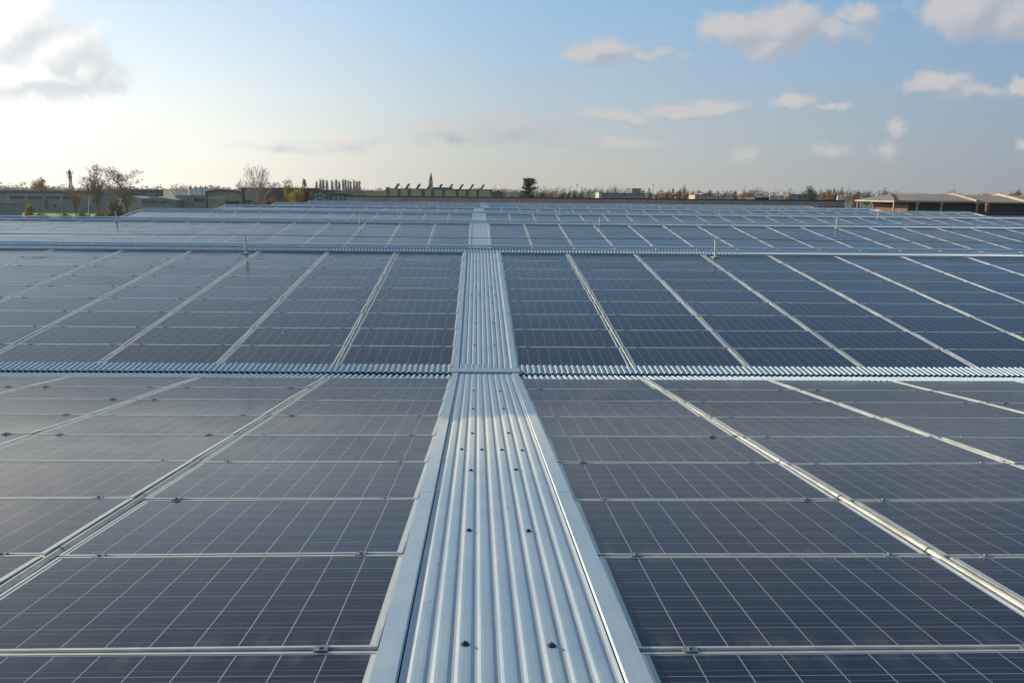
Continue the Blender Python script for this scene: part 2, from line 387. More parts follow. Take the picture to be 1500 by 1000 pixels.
o_ = MB(); frame_into(o_, I4, 0); glass_into(o_, I4, 1); o_.box(-PW/2+.02, PW/2-.02, PH/2+.001, 1-PH/2-.001, -.028, -.011, 2); ME_ONE = o_.mesh('solar_panel', [M['alu'], M['glass'], M['rail']])
rg = random.Random(4)
def col_center(c):                             # c = 1, 2 .. right of the walkway, -1, -2 .. left of it
    return math.copysign(C1+(abs(c)-1)*CP-CP/2-.020*(abs(c) == 1), c)
def panel_T(b, side, c, row):                  # row 1 lies along the valley
    ee = E0 if side > 0 else E1
    a = HALF-ee-(row-.5)
    x = col_center(c)+shift(b); p = S(b, side, x, a)
    n = Vector((0, side*ST, CT)); PX = Vector((1, SKEW*.65, 0)).normalized(); n = (n-PX*n.dot(PX)).normalized()
    y = n.cross(PX); X = PX.copy()
    if side > 0: X, y = -X, -y
    T = Matrix((X, y, n)).transposed().to_4x4()
    T = T @ Matrix.Rotation(rg.gauss(0, .0036), 4, 'X') @ Matrix.Rotation(rg.gauss(0, .0030), 4, 'Y')
    T.translation = p - n*.001*0
    return T
cand = []
for b in range(NB):
    for side in ((1,) if b == 0 else (-1,)):
        for c in list(range(-14, 0))+list(range(1, 29)):
            if shift(b) and c in (28,): continue
            for row in range(1, 10):
                T = panel_T(b, side, c, row); pc = T.translation
                q = [pix(T @ Vector((sx*PW/2, sy*PH/2, 0))) for sx, sy in ((-1, -1), (1, -1), (1, 1), (-1, 1))]
                if min(v[2] for v in q) < .3: ar = 0; inside = False
                else:
                    inside = max(v[0] for v in q) > 0 and min(v[0] for v in q) < 1500 and min(v[1] for v in q) < 1000
                    ar = abs(sum(q[i][0]*q[(i+1) % 4][1]-q[(i+1) % 4][0]*q[i][1] for i in range(4)))/2 if inside else 0
                cand.append((ar, b, side, c, row, T))
cand.sort(key=lambda t: -t[0])
SLOPE = ['nearest', 'second', 'third', 'fourth', 'fifth', 'sixth', 'seventh']
proto = None; rest = MB()
KX = .64
for i, (ar, b, side, c, row, T) in enumerate(cand):
    if i < 299 and ar > 0:
        lab = '%s slope solar panel, %s row up from valley, %s column %s of walkway' % (SLOPE[b], ORD[row], ORD[abs(c)], 'right' if c > 0 else 'left')
        if b >= 2:
            r = link('solar_panel', ME_ONE); r.matrix_world = T
        elif proto is None:
            r = proto = empty('solar_panel'); r.matrix_world = T
            link('frame', ME_FRAME, r); link('glass', ME_GLASS, r); link('mounting_rail', ME_RAIL, r)
            link('clamp', ME_CLAMP, r, (-KX, .5, 0)); link('clamp', ME_CLAMP, r, (KX, .5, 0))
            PARTS = list(r.children)
        else:
            r = proto.copy(); COL.objects.link(r); r.matrix_world = T
            for ch in PARTS:
                k = ch.copy(); COL.objects.link(k); k.parent = r
        tag(r, lab, 'solar panel', 'solar panels on the roof slopes')
    else:
        frame_into(rest, T, 0); glass_into(rest, T, 1)
o = rest.build('solar_panels', [M['alu'], M['glass']])
tag(o, 'all the farther rows of dark blue solar panels on the distant slopes', 'solar panels', kind='stuff')

# ------------------------------------------------------------------ walkways down the middle, one per slope
SCREWS = {(0, 1): ([1.281, 2.614, 3.955, 5.306, 6.62, 7.95], [4.62]), (1, -1): ([1.53, 2.96, 4.32, 5.715, 7.08, 8.42], [5.05])}
sb = MB(); sb.tube((0, 0, 0), (0, 0, .003), .017, .016, n=10); sb.tube((0, 0, .003), (0, 0, .011), .010, .007, n=6); ME_SCREW = sb.mesh('screw', M['screw'])
WK = ['nearest', 'second', 'third', 'fourth', 'fifth', 'sixth', 'seventh']
for b in range(NB):
    side = 1 if b == 0 else -1
    x0 = shift(b); smt = M['sheet_stained'] if b == 0 else M['sheet_walk'] if b < 5 else M['sheet']
    fmt = M['flash_stained'] if b == 0 else M['sheet']
    root = empty('roof_walkway', S(b, side, x0, HALF/2)); base = Matrix.Translation(-root.location)
    tag(root, 'ribbed zinc walkway strip running down the middle of the %s roof slope' % WK[b], 'roof walkway', 'ribbed walkway strips')
    def part(mb, name, mt, smooth=False):
        o = mb.build(name, mt, root); o.matrix_parent_inverse = base; return o
    alo, ahi = .04, HALF-.07
    mb = MB(); xs = []
    rp = .080
    for k in range(-5, 6):
        for f, hgt in ((-.43, 0), (-.27, .86), (-.13, 1), (.13, 1), (.27, .86), (.43, 0)):
            x = (k+f)*rp
            if abs(x) <= .381: xs.append((x, hgt))
    AA = [alo, .42, 2.0, 4.0, 6.0, 8.0, ahi]
    n = len(xs); V = []
    for a in AA: V += [S(b, side, x0+x, a, (.050 if a == alo else .010)+h*.0068) for x, h in xs]
    mb.add(V, [(j*n+i, j*n+i+1, (j+1)*n+i+1, (j+1)*n+i) for j in range(len(AA)-1) for i in range(n-1)])
    part(mb, 'walkway_sheet', smt)
    for sg in (-1, 1):
        mb = MB(); cuts = [alo+.03, 3.35, 6.62, ahi+.04]
        for j, (p, q) in enumerate(zip(cuts, cuts[1:])):
            zz = .0012*(j % 2)
            prof = [(.474, -.05), (.474, .0245+zz), (.390, .0255+zz), (.384, .0165), (.3865, .0165), (.3925, .0225+zz), (.470, .0215+zz), (.470, -.05)]
            mb.prism(prof, lambda u, o: S(b, side, x0+sg*u, p, o), lambda u, o: S(b, side, x0+sg*u, q+.004, o))
        part(mb, 'edge_flashing', fmt)
    if side < 0:
        mb = MB(); mb.prism([(HALF-.17, .036), (HALF-.02, .036), (HALF-.015, .0), (HALF-.02, .0), (HALF-.03, .031), (HALF-.17, .031)], lambda a, o: S(b, side, x0-.5, a, o), lambda a, o: S(b, side, x0+.5, a, o))
        part(mb, 'end_cap', M['sheet'])
    if (b, side) in SCREWS:
        two, four = SCREWS[(b, side)]
        for a in two+four:
            for k in ((-2, 2) if a in two else (-3, -1, 1, 3)):
                o = link('screw', ME_SCREW, root); n_ = Vector((0, side*ST, CT))
                Tm = n_.to_track_quat('Z', 'Y').to_matrix().to_4x4(); Tm.translation = S(b, side, x0+k*rp, a+rg.uniform(-.02, .02), .0175)
                o.matrix_parent_inverse = base; o.matrix_basis = Tm

# ------------------------------------------------------------------ fall-protection posts and cables along the crests
POSTX = [-17.85, -5.95, 5.95, 17.85, 29.75, 41.65]
pm = MB(); pm.tube((0, 0, 0), (0, 0, .44), .028, .026, n=10); ME_POLE = pm.mesh('pole', M['post'])
pm = MB(); pm.box(-.075, .045, -.03, .03, .44, .452); pm.tube((-.01, 0, .452), (-.01, 0, .49), .016, n=8); pm.box(.035, .075, -.012, .012, .452, .478); ME_HEAD = pm.mesh('head_plate', M['post'])
pm = MB(); pm.box(-.08, .08, -.08, .08, -.005, .008); ME_FOOT = pm.mesh('base_plate', M['post'])
pp = None
RID = ['', 'second', 'third', 'fourth', 'fifth', 'sixth', 'last']
for b in range(1, NB):
    tops = []
    for X in POSTX:
        p = S(b, -1, X, .75, .004)
        tops.append(p+Vector((0, 0, .465)))
        u, v, dd = pix(p)
        if not (-15 < u < 1515): continue
        k = POSTX.index(X); k = (k-1 if X > 0 else 2-k)
        if pp is None:
            pp = r = empty('lifeline_post'); link('pole', ME_POLE, r); link('head_plate', ME_HEAD, r); link('base_plate', ME_FOOT, r); PC = list(r.children)
        else:
            r = pp.copy(); COL.objects.link(r)
            for ch in PC:
                q = ch.copy(); COL.objects.link(q); q.parent = r
        r.location = p; r.rotation_euler = (rg.uniform(-.02, .02), rg.uniform(-.03, .03), rg.uniform(-.2, .2))
        tag(r, 'pale safety line post on the %s ridge, %s post %s of walkway' % (RID[b], ORD[k], 'right' if X > 0 else 'left'), 'safety post', 'safety line posts along the ridges')
    mb = MB()
    for p, q in zip(tops, tops[1:]):
        pts = [p.lerp(q, i/8)+Vector((0, 0, -.03*(1-(2*i/8-1)**2))) for i in range(9)]
        for s, t in zip(pts, pts[1:]): mb.tube(s, t, .006 if b == 1 else .005, n=5, caps=False)
    o = mb.build('lifeline_cable', M['cable']); tag(o, 'thin dark safety cable strung between the posts of the %s ridge' % RID[b], 'safety cable', 'safety cables along the ridges')
#SURROUNDINGS
# ------------------------------------------------------------------ the plain around the warehouse
def groundmat():
    mt = bpy.data.materials.new('field_ground'); mt.use_nodes = True; t = NT(mt.node_tree); b = t.n['Principled BSDF']
    p = t.add('ShaderNodeNewGeometry').outputs['Position']
    a = t.rng(t.noise(p, .012, 4.0, .6), .42, .58); g = t.rng(t.noise(p, .35, 5.0, .6), .3, .7)
    c = t.mix(a, (.075, .125, .022, 1), (.12, .11, .06, 1)); c = t.mix(t.math('MULTIPLY', g, .5), c, (.10, .16, .03, 1))
    t.put(b.inputs['Base Color'], c); b.inputs['Roughness'].default_value = .95; return mt
mb = MB(); nR = 48
rad = [0.0, 60, 150, 300, 600, 1200, 2500, 6000]
V = [(0, 0, 0)]; F = []
for r in rad[1:]: V += [(r*math.cos(2*math.pi*i/nR), r*math.sin(2*math.pi*i/nR), 0) for i in range(nR)]
F += [(0, 1+i, 1+(i+1) % nR) for i in range(nR)]
for k in range(len(rad)-2):
    for i in range(nR): F.append((1+k*nR+i, 1+(k+1)*nR+i, 1+(k+1)*nR+(i+1) % nR, 1+k*nR+(i+1) % nR))
mb.add(V, F); o = mb.build('ground', groundmat(), loc=(12, 100, GZ)); tag(o, kind='structure')
M['asphalt'] = mat('yard_asphalt', (.055, .055, .056), .9, 0, .2, .3)
mb = MB(); mb.box(-75, 140, -30, 142, -.3, .006); o = mb.build('yard', M['asphalt'], loc=(0, 0, GZ)); tag(o, kind='structure')
M['grass'] = mat('grass_strip', (.24, .36, .035), .95, 0, .35, .25)

# ---- materials of the buildings
for nm, col, ro in (('teal_wall', (.17, .215, .23), .7), ('slate', (.07, .072, .085), .7), ('pale_band', (.40, .42, .42), .6), ('dark_glass', (.03, .035, .04), .2),
        ('beige_wall', (.30, .285, .235), .8), ('grey_wall', (.24, .24, .23), .8), ('brown_wall', (.135, .115, .085), .8), ('green_frame', (.05, .12, .085), .6),
        ('pink_wall', (.46, .33, .255), .85), ('black_coping', (.02, .02, .022), .6), ('khaki_wall', (.52, .43, .20), .8), ('stripe_green', (.085, .12, .085), .7),
        ('solar_back', (.30, .27, .31), .5), ('steeple_stone', (.62, .57, .50), .85), ('steeple_copper', (.12, .12, .10), .6), ('plum_wall', (.20, .155, .17), .8),
        ('white_wall', (.52, .50, .45), .8), ('cream_wall', (.50, .43, .31), .8), ('silo_white', (.66, .66, .64), .5), ('brick', (.22, .095, .055), .85), ('maroon', (.10, .045, .04), .8),
        ('tile_pale', (.40, .31, .225), .85), ('tile_grey', (.22, .20, .19), .85), ('cream_trim', (.42, .35, .24), .7), ('mast_steel', (.10, .09, .09), .6), ('yellow', (.50, .38, .05), .6),
        ('teal_pale', (.33, .40, .39), .7), ('beige_hut', (.30, .28, .25), .85)):
    M[nm] = mat(nm, col, ro, 0, .14, .35, dirt=[x*.6 for x in col])

def bld(name, label, x0, x1, ytop, Y, depth, wallm, cat='building', roofm='slate', parapet=.25, group=None):
    ym = (x0+x1)/2
    a, b_ = at(x0, ytop, Y), at(x1, ytop, Y); zt = at(ym, ytop, Y).z
    r = empty(name, ((a.x+b_.x)/2, Y, GZ)); tag(r, label, cat, group)
    w = b_.x-a.x; h = zt-GZ
    m1 = MB(); m1.box(-w/2, w/2, 0, depth, 0, h); m1.build('wall', M[wallm], r)
    m2 = MB(); m2.box(-w/2-.15, w/2+.15, -.15, depth+.15, h, h+parapet); m2.build('roof', M[roofm], r)
    r['_w'] = w; r['_h'] = h
    return r
def onface(r, px0, px1, py0, py1, name, mt, thick=.08, proud=.06, frame=None):
    Y = r.location.y; a = at(px0, (py0+py1)/2, Y); b_ = at(px1, (py0+py1)/2, Y); xm = (px0+px1)/2
    zt, zb = at(xm, py0, Y).z, at(xm, py1, Y).z
    m_ = MB(); m_.box(a.x-r.location.x, b_.x-r.location.x, -proud, thick, zb-GZ, zt-GZ); o = m_.build(name, M[mt], r)
    if frame:
        f = MB(); x0, x1, z0, z1 = a.x-r.location.x, b_.x-r.location.x, zb-GZ, zt-GZ; t = .14
        for q in ((x0-t, x1+t, z1, z1+t), (x0-t, x1+t, z0-t, z0), (x0-t, x0, z0, z1), (x1, x1+t, z0, z1)): f.box(q[0], q[1], -proud-.05, .05, q[2], q[3])
        f.build('frame', M[frame], o)
    return o
def gable_roof(r, px0, px1, ye, yr, depth, mt, name='roof', over=.5, xr=None):
    Y = r.location.y; a, b_ = at(px0, ye, Y), at(px1, ye, Y); ze = at((px0+px1)/2, ye, Y).z-GZ; zr = at((px0+px1)/2, yr, Y).z-GZ
    x0, x1 = a.x-r.location.x, b_.x-r.location.x; xm = (x0+x1)/2 if xr is None else at(xr, yr, Y).x-r.location.x
    m_ = MB(); t = .3
    m_.prism([(x0, ze), (xm, zr), (x1, ze), (x1, ze-t), (xm, zr-t), (x0, ze-t)], lambda u, v: Vector((u, -over, v)), lambda u, v: Vector((u, depth, v)))
    m_.build(name, M[mt], r)
    m_ = MB(); m_.add([(x0+.2, .02, ze-t), (x1-.2, .02, ze-t), (xm, .02, zr-t)], ((0, 1, 2),)); return m_

# ---- left of the warehouse
r = bld('grey_hut', 'plain grey flat-roofed hut at the left edge of the field', -30, 21, 298.5, 150, 2.2, 'beige_hut', 'hut', 'slate', .18)
r = bld('teal_factory', 'long low blue-green factory with a dark flat roof behind the bare trees', -60, 214, 281, 290, 8, 'teal_wall', 'factory', 'slate', .5)
onface(r, -60, 214, 281.6, 284, 'fascia', 'slate', proud=.3); onface(r, 14, 122, 284.3, 285.2, 'gutter_band', 'pale_band', proud=.25)
for k in range(4): onface(r, 14+k*26, 37+k*26, 287, 292, 'clerestory_window', 'dark_glass', frame='teal_pale')
onface(r, 64, 71.5, 291, 307, 'door', 'slate', frame='teal_pale'); onface(r, 77.5, 83.5, 298, 304.5, 'window', 'dark_glass', frame='teal_pale')
for k in range(6): onface(r, 12.5+k*25.5, 13.6+k*25.5, 285.5, 313, 'pilaster', 'teal_pale', proud=.15)
r = bld('dark_hall', 'dark flat-roofed hall end rising right of the bare trees', 152, 232, 279.5, 330, 5, 'slate', 'hall', 'slate', .5)
onface(r, 186, 228, 281, 286, 'cladding', 'teal_wall', proud=.2)
r = empty('gabled_sheds', (at(224, 290, 262).x, 262, GZ)); tag(r, 'pair of low sheds with shallow pale gables beyond the grass', 'shed')
for (p0, p1) in ((178, 215), (205, 258)):
    a, b_ = at(p0, 291, 262).x-r.location.x, at(p1, 291, 262).x-r.location.x
    if p0 == 178: m_ = MB(); m_.box(a, b_-1.6, 0, 8, 0, at(200, 291.5, 262).z-GZ); m_.build('wall', M['beige_wall'], r)
    else: m_ = MB(); m_.box(a, b_, .2, 8, 0, at(230, 292, 262).z-GZ); m_.build('wall', M['teal_wall'], r)
    gm = gable_roof(r, p0-3, p1+2, 291.5 if p0 == 178 else 292, 287.5 if p0 == 178 else 288, 8.5, 'pale_band'); gm.build('gable', M['beige_wall'], r)
for k in range(3): onface(r, 209+k*13, 218+k*13, 294.5, 297.5, 'window', 'dark_glass', frame='grey_wall')
r = bld('beige_works', 'beige factory front of tall panels left of the arched hall', 257, 303, 288, 268, 6, 'beige_wall', 'factory', 'grey_wall', .5)
for k in range(6): onface(r, 262+k*7, 263+k*7, 289.5, 306, 'pilaster', 'grey_wall', proud=.12)
onface(r, 285, 300, 290.5, 295, 'window', 'dark_glass', frame='grey_wall')
m_ = MB(); x = at(245, 304, 255); m_.box(-1.3, 1.3, -1.1, 1.1, .12, .5); m_.box(-.5, .4, -.5, .5, .5, 1.7); m_.box(-1.1, -.5, -.35, .35, .5, 1.1)
for sx in (-.8, .8): m_.tube((sx, -1.1, .28), (sx, 1.1, .28), .28, n=10)
m_.box(.35, .55, -.15, .15, 1.0, 3.2); m_.tube((.45, 0, 3.1), (-.2, 0, 4.6), .12, n=6)
o = m_.build('loader', M['yellow'], loc=(x.x, 255, GZ)); tag(o, 'small yellow loader parked before the beige factory', 'loader')
for k in range(4):                             # white silos
    p = at(279.5+k*7.4, 285, 450); h = at(279.5+k*7.4, 273.5, 450).z-GZ
    s_ = empty('storage_silo', (p.x, 450, GZ)); tag(s_, '%s of the four white storage silos behind the beige factory' % ('leftmost', 'second from left', 'third from left', 'rightmost')[k], 'silo', 'white storage silos')
    m_ = MB(); m_.tube((0, 0, 0), (0, 0, h-.8), 1.25, n=18); m_.build('tank', M['silo_white'], s_, smooth=False)
    m_ = MB(); m_.tube((0, 0, h-.8), (0, 0, h), 1.25, .35, n=18); m_.tube((0, 0, h), (0, 0, h+.9), .2, n=8); m_.build('top_cone', M['grey_wall'], s_)
# arched hall
Y = 232; a, b_ = at(302, 283, Y), at(354, 283, Y); r = empty('arched_hall', ((a.x+b_.x)/2, Y, GZ)); tag(r, 'beige hall under a shallow dark arched roof left of the brown building', 'hall')
w = b_.x-a.x; ze = at(328, 283.5, Y).z-GZ; zc = at(328, 280.3, Y).z-GZ
arc = [(-w/2+w*i/12, ze+(zc-ze)*(1-(2*i/12-1)**2)) for i in range(13)]
m_ = MB(); m_.prism([(-w/2, 0)]+arc+[(w/2, 0)], lambda u, v: Vector((u, 0, v)), lambda u, v: Vector((u, 9, v))); m_.build('wall', M['beige_wall'], r)
m_ = MB(); m_.prism(arc+[(x_, z_+.55) for x_, z_ in arc[::-1]], lambda u, v: Vector((u, -.6, v)), lambda u, v: Vector((u, 9.4, v))); m_.build('roof', M['slate'], r)
onface(r, 302.5, 304.5, 282, 312, 'pier', 'slate', proud=.4); onface(r, 306, 330, 287, 291.5, 'window_band', 'pale_band', proud=.08); onface(r, 331, 351, 294.5, 312, 'dock_opening', 'black_coping', proud=.08)
for k in range(4): onface(r, 308+k*6, 308.7+k*6, 286, 300, 'mullion', 'grey_wall', proud=.14)
# brown building with roof letters
r = bld('brown_factory', 'brown box-shaped factory with letters standing on its roof', 354, 462, 277, 222, 5, 'brown_wall', 'factory', 'slate', .35)
onface(r, 354.5, 358, 277.5, 310, 'corner_pier', 'slate', proud=.15); onface(r, 359, 372, 278.5, 293, 'panel', 'beige_wall', proud=.1); onface(r, 360, 380, 293.6, 297, 'base_band', 'slate', proud=.12)
for k in range(6): onface(r, 384+k*13, 384.5+k*13, 279, 305, 'joint', 'slate', proud=.06)
sg = at(401, 271, 224); sr = empty('roof_sign', (sg.x, 224, at(401, 277, 222).z+.35)); tag(sr, 'dark letters SAM standing on the roof of the brown factory', 'sign')
for i, chh in enumerate('SAM'):
    cu = bpy.data.curves.new('letter', 'FONT'); cu.body = chh; cu.size = 1.45; cu.extrude = .06; cu.align_x = 'CENTER'
    to = bpy.data.objects.new('tmp', cu); COL.objects.link(to); bpy.context.view_layer.update()
    me = bpy.data.meshes.new_from_object(to.evaluated_get(bpy.context.evaluated_depsgraph_get())); bpy.data.objects.remove(to)
    me.materials.clear(); me.materials.append(M['black_coping'])
    o = link('letter', me, sr, ((i-1)*1.0, 0, .42)); o.rotation_euler = (math.pi/2, 0, 0)
m_ = MB(); m_.box(-1.6, 1.6, -.05, .05, .33, .42)
for sx in (-1.4, 0, 1.4): m_.box(sx-.05, sx+.05, -.05, .05, 0, .33)
m_.build('sign_frame', M['mast_steel'], sr)
r = bld('chequered_annexe', 'small dark building with pale green chequered panels right of the yellow bushes', 461, 478, 280, 205, 14, 'stripe_green', 'building', 'slate', .3)
for k, (u, v) in enumerate(((463, 284), (469, 281.5), (469, 288), (474.5, 284.5), (463, 290), (474.5, 290))): onface(r, u-2.4, u+2.4, v, v+3.2, 'panel', 'teal_pale', proud=.1)
r = bld('grey_depot', 'long grey depot roof behind the green gatehouse', 476, 568, 280.8, 335, 8, 'grey_wall', 'depot', 'grey_wall', .5)
r = bld('green_gatehouse', 'small green-framed gatehouse left of the brown parapet wall', 484, 507, 285.2, 190, 8, 'green_frame', 'gatehouse', 'green_frame', .35)
for k in range(3): onface(r, 487+k*6.5, 491.5+k*6.5, 287, 296, 'panel', 'beige_wall', proud=.1)

# ---- the long flat building straight behind the warehouse
Y = 141; a, b_ = at(506, 288, Y), at(1237, 296, Y); zt = at(870, 291.4, Y).z-GZ-.0
r = empty('parapet_building', ((a.x+b_.x)/2, Y, GZ)); tag(r, 'long low building with brown-pink parapet wall right behind the warehouse', 'building'); w = b_.x-a.x
m_ = MB(); m_.box(-w/2, w/2, 0, .35, 0, zt); m_.box(-w/2, w/2, 24, 24.3, 0, zt); m_.box(-w/2, -w/2+.3, .36, 23.99, 0, zt); m_.box(w/2-.3, w/2, .36, 23.99, 0, zt); m_.build('wall', M['pink_wall'], r)
m_ = MB(); m_.box(-w/2-.1, w/2+.1, -.12, .5, zt+.002, zt+.17); m_.build('coping', M['black_coping'], r)
m_ = MB(); m_.box(-w/2+.31, w/2-.31, .36, 23.9, zt-.5, zt-.4); m_.build('roof', M['slate'], r)
m_ = MB(); m_.box(-w/2-.02, w/2+.02, -.07, .0, zt-1.45, zt-.98); m_.build('plinth_band', M['maroon'], r)
m_ = MB()
for k in range(18): m_.box(-w/2+w*k/18+.5, -w/2+w*k/18+.55, -.012, 0, zt-.97, zt-.01)
m_.build('wall_joints', M['brown_wall'], r)
for px, lab in ((990, 'small pale roof vent on the coping of the parapet building'),):
    p = at(px, 289, Y); m_ = MB(); m_.tube((0, 0, 0), (0, 0, .18), .12, n=10); m_.tube((0, 0, .18), (0, 0, .34), .24, .16, n=10)
    o = m_.build('roof_vent', M['white_wall'], loc=(p.x, Y+.2, GZ+zt+.172)); tag(o, lab, 'roof vent')

# ---- khaki building with tilted panels, steeple, gable house
r = bld('striped_office', 'khaki block with dark green stripes and tilted panels along its roof', 569, 722, 277.5, 330, 22, 'khaki_wall', 'office block', 'black_coping', .22)
for px, wd in ((569, 3.6), (584.5, 4.5), (599.5, 5), (620, 5), (634, 5), (650, 4.4), (670, 4.6), (684.5, 5), (700, 4), (720, 3)): onface(r, px-wd/2, px+wd/2, 277.6, 287.5, 'stripe', 'stripe_green', proud=.1)
for i, px in enumerate((565, 580.5, 596, 612, 628, 644.5, 660, 675.5, 691, 707)):
    p = at(px, 277.3, 328.5); m_ = MB(); T = Matrix.Rotation(-.62, 4, 'Y')
    z0 = r.location.z+r['_h']+.22 if px > 568 else at(px, 281, 328.5).z
    m_.box(-.09, .09, -1.5, 1.5, 0, 2.4, 0, Matrix.Rotation(-.24, 4, 'Z') @ Matrix.Rotation(.62, 4, 'Y')); m_.box(.55, .65, -1.2, -1.1, 0, .95); m_.box(.55, .65, 1.1, 1.2, 0, .95)
    o = m_.build('tilted_panel', M['solar_back'], loc=(p.x-.7, 333, z0)); tag(o, '%s of the ten tilted dark panels on the khaki block' % ('leftmost' if i == 0 else ORD[i+1]+' from left' if i < 9 else 'rightmost'), 'roof panel', 'tilted panels on the khaki block')
r = bld('low_khaki_wing', 'low pale wing on the left of the khaki striped block', 535, 568, 281.5, 331, 14, 'khaki_wall', 'building', 'pale_band', .5)
r = bld('church_nave', 'dark church roof beside the steeple', 634, 662, 275.6, 420, 12, 'plum_wall', 'church', 'slate', .4)
Y = 418; p = at(631.2, 285, Y); hz = lambda py: at(631.2, py, Y).z-GZ
r = empty('church_steeple', (p.x, Y, GZ)); tag(r, 'slim pointed church steeple above the khaki block', 'steeple')
m_ = MB(); m_.box(-1.0, 1.0, 0, 2.0, 0, hz(266)); m_.build('tower', M['steeple_stone'], r)
m_ = MB(); m_.box(-1.35, 1.15, -.2, 2.2, hz(266)+.002, hz(265)); m_.build('cornice', M['steeple_stone'], r)
m_ = MB(); m_.box(-.75, .75, .25, 1.75, hz(265)+.002, hz(260)); m_.build('belfry', M['steeple_copper'], r)
m_ = MB(); m_.tube((0, 1, hz(260)), (0, 1, hz(252.5)), .75, .05, n=8); m_.build('spire', M['steeple_copper'], r)
m_ = MB()
for z in (hz(274), hz(270)): m_.box(-.25, .25, -.03, .0, z, z+.9)
m_.build('window', M['dark_glass'], r)
r = bld('plum_house', 'plum-coloured house with a hipped roof right of the khaki block', 721.5, 737, 282, 345, 8, 'plum_wall', 'house', 'plum_wall', .1)
gm = gable_roof(r, 720.5, 738, 281.8, 278.8, 8.3, 'plum_wall', 'roof_slope', .3); gm.build('gable', M['plum_wall'], r)

# ---- right half of the skyline
r = bld('white_kiosk', 'tiny bright white house end behind the parapet wall', 877.5, 882.5, 282.2, 260, 6, 'white_wall', 'house', 'white_wall', .1)
r = bld('pale_warehouse', 'long pale green-grey warehouse wall under the bare trees', 883, 946, 283.6, 262, 18, 'beige_wall', 'warehouse', 'grey_wall', .2)
r = bld('far_block', 'far grey flat block rising between bare trees', 926, 939, 276.6, 700, 15, 'plum_wall', 'building', 'slate', .4)
r = bld('cream_villa', 'cream villa with an upper terrace floor far right of the centre', 1018, 1052, 286.2, 300, 12, 'cream_wall', 'villa', 'tile_pale', .2)
onface(r, 1029, 1046, 283.3, 284.2, 'terrace_roof', 'cream_trim', thick=6, proud=.3); onface(r, 1031, 1045, 284.3, 286, 'terrace', 'maroon', thick=5, proud=-.3)
for k in range(5): onface(r, 1021+k*6, 1023+k*6, 287.2, 289, 'window', 'dark_glass', frame='white_wall')
r = bld('cream_cottage', 'small cream cottage right of the cream villa', 1055, 1067, 286.5, 298, 9, 'cream_wall', 'cottage', 'tile_pale', .3)
onface(r, 1058, 1060, 287.6, 290, 'window', 'dark_glass', frame='white_wall')
r = bld('far_blue_shed', 'long blue-grey shed behind the round green tree', 1157, 1202, 285.2, 420, 18, 'teal_wall', 'shed', 'grey_wall', .3)
onface(r, 1170, 1177, 287.5, 291, 'window', 'dark_glass', frame='grey_wall')
for i in range(7):
    p = at(1128.5+i*3.1, 288, 300); h = at(1128.5+i*3.1, 285.2, 300).z-GZ
    s_ = empty('roof_ventilator', (p.x, 300, GZ)); tag(s_, '%s of the seven pale round-topped tanks in a row' % ('leftmost' if i == 0 else ORD[i+1]+' from left' if i < 6 else 'rightmost'), 'tank', 'row of pale tanks')
    m_ = MB(); m_.tube((0, 0, 0), (0, 0, h-.5), .33, n=12); m_.build('tank_body', M['cream_wall'], s_); m_ = MB(); m_.tube((0, 0, h-.5), (0, 0, h), .42, .12, n=12); m_.build('tank_cap', M['white_wall'], s_)
for i in range(2):
    p = at(1228+i*5.2, 290, 165); h = at(1228+i*5.2, 286.6, 165).z-GZ
    s_ = empty('domed_tank', (p.x, 165, GZ)); tag(s_, ('left' if i == 0 else 'right')+' one of two slim white domed tanks near the brick building', 'tank', 'two slim domed tanks')
    m_ = MB(); m_.tube((0, 0, 0), (0, 0, h-.35), .30, n=14); m_.build('tank_body', M['silo_white'], s_); m_ = MB(); m_.tube((0, 0, h-.35), (0, 0, h-.1), .36, .28, n=14); m_.tube((0, 0, h-.1), (0, 0, h), .28, .1, n=14); m_.build('dome', M['white_wall'], s_)
# the small cluster of white roof-lights beside the tanks
for i, px in enumerate((1111, 1116)):
    p = at(px, 290, 160); s_ = empty('skylight', (p.x, 160, at(px, 291.3, 160).z)); tag(s_, ('left' if i == 0 else 'right')+' small white dome skylight behind the parapet', 'skylight', 'white dome skylights')
    m_ = MB(); m_.box(-.35, .35, -.35, .35, -2, .25); m_.build('kerb', M['white_wall'], s_); m_ = MB(); m_.tube((0, 0, .25), (0, 0, .5), .33, .14, n=12); m_.build('dome', M['white_wall'], s_)
bl = bld('service_block', 'low dark service block carrying two white dome skylights', 1106, 1127, 289.6, 159, 6, 'slate', 'building', 'slate', .08)

# ---- brick works at the right
Yf = 131; r = empty('brick_works', (at(1420, 294, Yf).x, Yf, GZ)); tag(r, 'dark brick works with pale pinkish tiled roofs at the right edge', 'factory')
def L(px, py, Y):
    p = at(px, py, Y); return Vector((p.x-r.location.x, p.y-r.location.y, p.z-GZ))
ze = at(1370, 294.2, Yf).z-GZ; zr = at(1350, 284.4, 137.5).z-GZ; DP = 13.0; RY = 6.5
xa, xw, xb, xc = L(1309, 294, Yf).x, L(1332, 297, Yf).x, L(1428, 294, Yf).x, L(1600, 294, Yf).x; xh = xa+2.9
m_ = MB(); m_.box(xw+.31, xc, .4, DP-.4, 0, ze-.26); m_.build('wall', M['maroon'], r)
m_ = MB(); m_.box(xw, xw+.3, .4, DP-.4, 0, at(1300, 300.5, 137).z-GZ); m_.build('brick_wall', M['brick'], r)
m_ = MB(); m_.box(xw+.05, xw+.29, .42, DP-.42, at(1300, 300.4, 137).z-GZ, ze-.26); m_.build('clerestory', M['dark_glass'], r)
